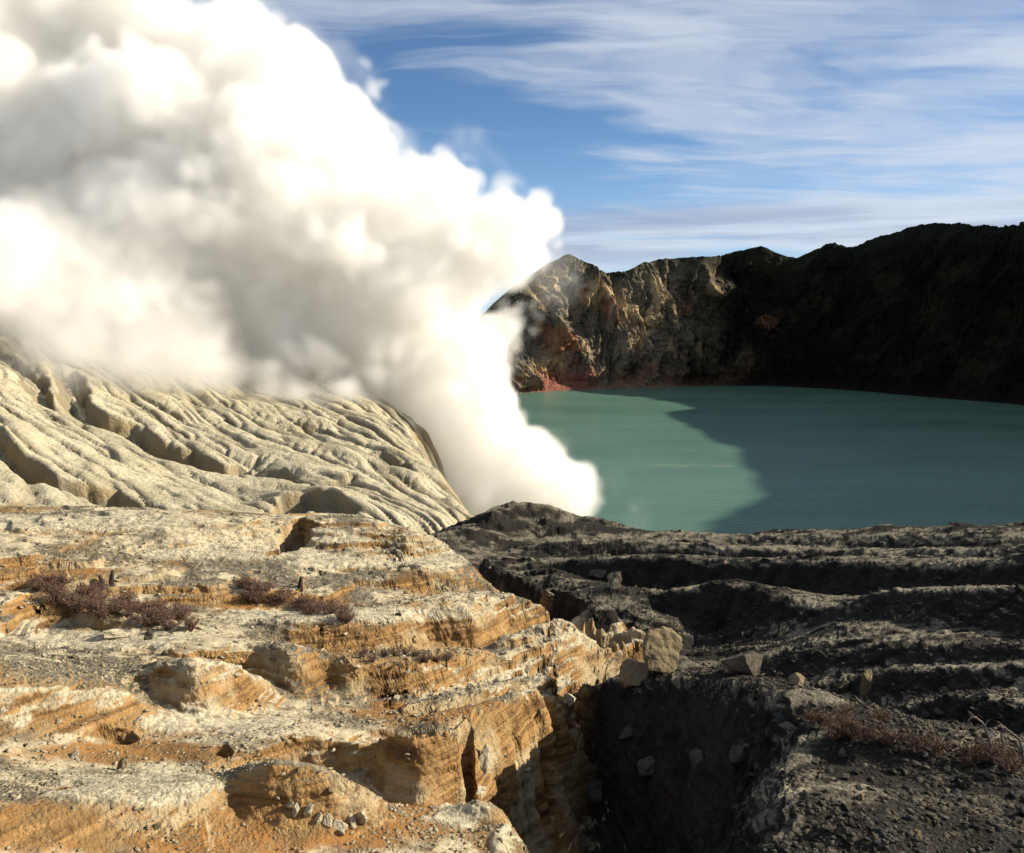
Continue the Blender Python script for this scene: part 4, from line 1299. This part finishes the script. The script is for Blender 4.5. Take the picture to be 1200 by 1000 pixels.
def build_rubble():
    """small broken stone nobody could count: crust flakes on the treads, scree on the dark bank"""
    protos = []
    for i in range(8):
        V, T = rock_points(400 + i, 0, 4, 0.25)
        protos.append(V)
    protos = np.array(protos)
    for name, lab, n_, seed, side, cols in (
            ('rubble', 'broken grey scree strewn over the dark bank', 34000, 21, 1, ((0.022, 0.020, 0.016), (0.10, 0.088, 0.066), (0.055, 0.038, 0.022))),
            ('gravel', 'flakes of crust and gravel on the ochre terraces', 26000, 22, 0, ((0.24, 0.195, 0.12), (0.40, 0.345, 0.235), (0.15, 0.095, 0.045)))):
        rs = np.random.RandomState(seed)
        # even in plan, thinning out with distance
        k = n_ * 5
        y = 15.0 * np.exp(rs.rand(k) * math.log(7.0)); u = rs.uniform(-0.64, 0.66, k)
        x = u * y
        sm = side_mask(x, y)
        dens = np.clip(0.5 + 1.5 * fbm2(x / 3.5, y / 3.5, 3, seed=401 + seed), 0.02, 1) * np.clip(36.0 / y, 0.12, 1)
        keep = (np.abs(sm - side) < 0.25) & (rs.rand(k) < dens)
        x = x[keep][:n_]; y = y[keep][:n_]
        n2 = len(x)
        z = ground_height(x, y)
        e = 0.25
        sl = np.hypot(ground_height(x + e, y) - z, ground_height(x, y + e) - z) / e
        ok = sl < 1.3
        x, y, z = x[ok], y[ok], z[ok]; n2 = len(x)
        s = (0.020 + 0.10 * rs.rand(n2) ** 4) * (y / 26.0) ** 0.55 * (1.25 if side else 1.0)
        pr = protos[rs.randint(len(protos), size=n2)]
        a = rs.rand(n2) * 6.28
        flat = rs.uniform(0.22, 0.60, n2); lon = rs.uniform(0.9, 2.2, n2)
        P_ = pr * np.stack([s * lon * 1.6, s * 1.6, s * flat * 1.6], -1)[:, None, :]
        tl = rs.uniform(-0.5, 0.5, n2)
        c_, s_ = np.cos(tl)[:, None], np.sin(tl)[:, None]
        P_ = np.stack([P_[..., 0] * c_ - P_[..., 2] * s_, P_[..., 1], P_[..., 0] * s_ + P_[..., 2] * c_], -1)
        c_, s_ = np.cos(a)[:, None], np.sin(a)[:, None]
        P_ = np.stack([P_[..., 0] * c_ - P_[..., 1] * s_, P_[..., 0] * s_ + P_[..., 1] * c_, P_[..., 2]], -1)
        P_ += np.stack([x, y, z + s * flat * 0.25], -1)[:, None, :]
        T = (ICO_T[None] + (np.arange(n2) * 12)[:, None, None]).reshape(-1, 3)
        m = rock_material(name + '_stone', *cols, scale=1.3)
        me = tri_mesh(name, P_.reshape(-1, 3), T, m)
        o = bpy.data.objects.new(name, me); COL.objects.link(o)
        o['kind'] = 'stuff'; o['label'] = lab
        print(name, n2, round(time.time() - T0, 1))


# ------------------------------------------------------------------ twigs
def twig_tube(path, r0, r1, sides=3):
    path = np.asarray(path, float)
    n_ = len(path)
    V = []; T = []
    for i in range(n_):
        d_ = path[min(i + 1, n_ - 1)] - path[max(i - 1, 0)]
        d_ /= np.linalg.norm(d_) + 1e-9
        a = np.cross(d_, (0.3, 0.5, 0.81)); a /= np.linalg.norm(a) + 1e-9
        b = np.cross(d_, a)
        r = r0 + (r1 - r0) * i / max(1, n_ - 1)
        for k in range(sides):
            t = 6.2832 * k / sides
            V.append(path[i] + r * (a * math.cos(t) + b * math.sin(t)))
    for i in range(n_ - 1):
        for k in range(sides):
            k2 = (k + 1) % sides
            p, q = i * sides + k, i * sides + k2
            T.append((p, q, q + sides)); T.append((p, q + sides, p + sides))
    return np.array(V), np.array(T)


def shrub_mesh(seed, mat_stem, mat_leaf, spread=1.0, height=0.7, stems=30):
    rs = np.random.RandomState(seed)
    SV, ST, LV, LT = [], [], [], []
    ns = nl = 0
    for _ in range(stems):
        az_ = rs.rand() * 6.283; out = rs.rand() ** 0.6
        p = np.array([rs.randn() * 0.06, rs.randn() * 0.06, -0.08])
        tip = np.array([math.cos(az_) * out * spread * 0.55, math.sin(az_) * out * spread * 0.55, height * (1.05 - 0.55 * out) * rs.uniform(0.7, 1.1)])
        pts = [p]
        for i in range(1, 5):
            t = i / 4
            pts.append(p * (1 - t) + tip * t + np.array([rs.randn(), rs.randn(), rs.randn() * 0.6]) * 0.035 + np.array([0, 0, 0.10 * math.sin(t * 3.1)]))
        V, T = twig_tube(pts, 0.013, 0.004)
        SV.append(V); ST.append(T + ns); ns += len(V)
        for j in range(7):
            t = rs.uniform(0.35, 1.0)
            b = p * (1 - t) + tip * t
            e = b + np.array([rs.randn() * 0.10, rs.randn() * 0.10, abs(rs.randn()) * 0.10 + 0.02])
            V, T = twig_tube([b, (b + e) / 2 + rs.randn(3) * 0.012, e], 0.006, 0.002)
            SV.append(V); ST.append(T + ns); ns += len(V)
            for _q in range(3):      # dry leaves and seed heads
                c = b + (e - b) * rs.uniform(0.3, 1.1) + rs.randn(3) * 0.02
                a1 = rs.randn(3); a1 /= np.linalg.norm(a1); a2 = np.cross(a1, rs.randn(3)); a2 /= np.linalg.norm(a2) + 1e-9
                q = rs.uniform(0.010, 0.026)
                LV.append(np.array([c - a1 * q * 1.7, c + a2 * q * 0.7, c + a1 * q * 1.7, c - a2 * q * 0.7])); LT.append(np.array([(0, 1, 2), (0, 2, 3)]) + nl); nl += 4
    return (tri_mesh('shrub_stems', np.concatenate(SV), np.concatenate(ST), mat_stem), tri_mesh('shrub_leaves', np.concatenate(LV), np.concatenate(LT), mat_leaf))


def leaf_material(name, c1, c2):
    m, n, out = material(name)
    geo = n.new('ShaderNodeNewGeometry')
    col = n.mix(n.noise(geo.outputs['Position'], 3.0, 3.0), c1, c2)
    principled(n, out, col, 0.8, None, 0.15)
    return m


_o1 = 'first second third fourth fifth sixth seventh eighth ninth tenth eleventh twelfth thirteenth fourteenth fifteenth sixteenth seventeenth eighteenth nineteenth'.split()
ORD = _o1 + ['twentieth'] + ['twenty-' + w_ for w_ in _o1[:9]] + ['thirtieth'] + ['thirty-' + w_ for w_ in _o1[:9]]


def build_shrubs():
    stem = leaf_material('dry_twig', (0.10, 0.060, 0.045), (0.20, 0.12, 0.085))
    purple = leaf_material('dry_purple_leaf', (0.075, 0.042, 0.030), (0.150, 0.090, 0.062))
    rust = leaf_material('dry_rust_leaf', (0.040, 0.022, 0.011), (0.095, 0.052, 0.026))
    pm = [shrub_mesh(i, stem, purple, 1.0, 0.62, 34) for i in range(4)]
    rm_ = [shrub_mesh(20 + i, stem, rust, 1.1, 0.50, 22) for i in range(3)]
    rs = np.random.RandomState(5)
    made = {}

    def put(meshes, bx, by, g, size, label, group):
        x, y, z = ground_point(bx, by, g)
        sm_, lm_ = meshes[rs.randint(len(meshes))]
        o = bpy.data.objects.new('dry_shrub', sm_); COL.objects.link(o)
        o.location = (x, y, z + 0.02); o.scale = (size, size, size * rs.uniform(0.85, 1.15)); o.rotation_euler = (0, 0, rs.rand() * 6.28)
        l = bpy.data.objects.new('leaves', lm_); COL.objects.link(l); l.parent = o
        tag(o, label, 'shrub', group)
        made.setdefault(group, []).append(o)
    # long purple-brown drift on the western terrace, falling to the east
    for i in range(34):
        t = rs.rand()
        cx_ = 45 + 180 * t; cy_ = np.interp(t, [0, 0.25, 0.5, 0.75, 1], [692, 704, 716, 728, 742]) + rs.uniform(-11, 14)
        put(pm, cx_, cy_, DL(cx_, cy_), rs.uniform(0.85, 1.35), 'dry purple brown shrub in the long drift on the western terrace', 'shrubs in the long drift')
    for i in range(20):
        t = rs.rand()
        cx_ = 280 + 130 * t; cy_ = np.interp(t, [0, 0.4, 0.8, 1], [694, 706, 722, 728]) + rs.uniform(-9, 10)
        put(pm, cx_, cy_, DL(cx_, cy_), rs.uniform(0.8, 1.25), 'dry purple brown shrub in the shorter drift in the middle of the terraces', 'shrubs in the middle drift')
    for i in range(9):
        cx_ = 425 + 100 * i / 8; cy_ = 771 + rs.uniform(-4, 5)
        put(pm, cx_, cy_, DL(cx_, cy_), rs.uniform(0.45, 0.7), 'low reddish shrub in the thin strip above the middle scarp', 'shrubs above the middle scarp')
    for i in range(16):
        t = rs.rand()
        cx_ = 950 + 245 * t; cy_ = np.interp(t, [0, 0.5, 1], [842, 862, 892]) + rs.uniform(-12, 22)
        put(rm_, cx_, cy_, 24.0, rs.uniform(0.6, 1.0), 'rusty dry shrub along the crest of the rubble bank', 'shrubs on the rubble bank')
    for group, lst in made.items():
        for i, o in enumerate(sorted(lst, key=lambda q: q.location.x / q.location.y)):
            what, where = {'shrubs in the long drift': ('dry purple brown shrub', 'long western drift'), 'shrubs in the middle drift': ('dry purple brown shrub', 'shorter middle drift'),
                           'shrubs above the middle scarp': ('low reddish shrub', 'thin strip above the middle scarp'), 'shrubs on the rubble bank': ('rusty dry shrub', 'crest of the rubble bank')}[group]
            o['label'] = '%s, %s from the western end of the %s' % (what, ORD[i], where)
    # bleached roots and burnt stumps
    bark = leaf_material('bleached_root', (0.085, 0.062, 0.050), (0.155, 0.118, 0.098))
    char = leaf_material('charred_wood', (0.018, 0.014, 0.012), (0.05, 0.036, 0.028))
    for k, (bx, by, g, pts, lab) in enumerate([
            (1162, 882, 22.5, [(0.0, 0, -0.1), (-0.05, 0.05, 0.35), (-0.22, 0.1, 0.72), (-0.50, 0.0, 0.98), (-0.66, -0.05, 0.90), (-0.66, 0, 0.70)], 'bleached root curling over at its tip on the rubble bank'),
            (1196, 898, 22.0, [(0.05, 0, -0.1), (0.08, 0.05, 0.42), (-0.08, 0.1, 0.72), (-0.34, 0.05, 0.88), (-0.52, 0.0, 1.02), (-0.64, 0.03, 0.95)], 'bleached root arching low beside the rusty shrubs'),
            (1178, 876, 22.7, [(0.0, 0, -0.1), (-0.12, 0.0, 0.30), (-0.06, 0.06, 0.55), (-0.26, 0.0, 0.60)], 'short forked root between the two bleached ones')]):
        x, y, z = ground_point(bx, by, g)
        q = np.array(pts); t = np.linspace(0, len(q) - 1, 22)
        path = np.stack([np.interp(t, np.arange(len(q)), q[:, i]) for i in range(3)], -1)
        path = smooth_cols(path, 2); path += 0.012 * np.random.RandomState(k).randn(*path.shape)
        V, T = twig_tube(path, 0.042, 0.014, 6)
        o = bpy.data.objects.new('dead_root', tri_mesh('dead_root', V, T, bark, True)); COL.objects.link(o)
        o.location = (x, y, z); tag(o, lab, 'root')
        for j in range(2):
            b = path[8 + 5 * j]; e = b + np.array([(-1) ** j * 0.16, 0.03, 0.16])
            V, T = twig_tube([b, (b + e) / 2 + (0, 0, 0.03), e], 0.018, 0.005, 5)
            r_ = bpy.data.objects.new('rootlet', tri_mesh('rootlet', V, T, bark, True)); COL.objects.link(r_); r_.parent = o
    for k, (bx, by, hp, lean, lab) in enumerate([(131, 687, 17, 0.1, 'charred stump standing above the long shrub drift'), (120, 686, 10, -0.3, 'short charred stump left of a taller one above the shrub drift'),
                                                  (352, 690, 13, 0.1, 'charred stump at the edge of the middle shrub drift'), (523, 786, 16, 0.05, 'thin charred stake at the end of the low shrub strip')]):
        g = DL(bx, by)
        x, y, z = ground_point(bx, by, g)
        h_ = hp * y / F * 1.1; r0 = (0.16 if k < 3 else 0.06) * y / 45
        V, T = twig_tube([(0, 0, -0.15), (0.01, 0, h_ * 0.4), (lean * h_ * 0.6, 0, h_ * 0.75), (lean * h_, 0, h_)], r0, r0 * 0.45, 7)
        top = np.array([[lean * h_, 0, h_ + r0 * 0.3]])
        nV = len(V); V = np.concatenate([V, top]); T = np.concatenate([T, [(nV - 7 + i, nV - 7 + (i + 1) % 7, nV) for i in range(7)]])
        o = bpy.data.objects.new('charred_stump', tri_mesh('charred_stump', V, T, char)); COL.objects.link(o)
        o.location = (x, y, z); tag(o, lab, 'stump')
    print('shrubs', round(time.time() - T0, 1))
ground = build_ground(ground_material())
hill = build_hill(hill_material())
wall = build_crater_wall(wall_material())
lake = build_lake()
smoke = build_smoke()
build_stones()
build_rubble()
build_shrubs()
for o_, lab_ in ((ground, 'ochre ash terraces and dark ridged bank split by a black ravine'), (hill, 'pale rain gullied ash slope below the steam plume'),
                 (wall, 'dark craggy crater wall around the far side of the lake'), (lake, 'milky turquoise crater lake half in shadow')):
    o_['label'] = lab_
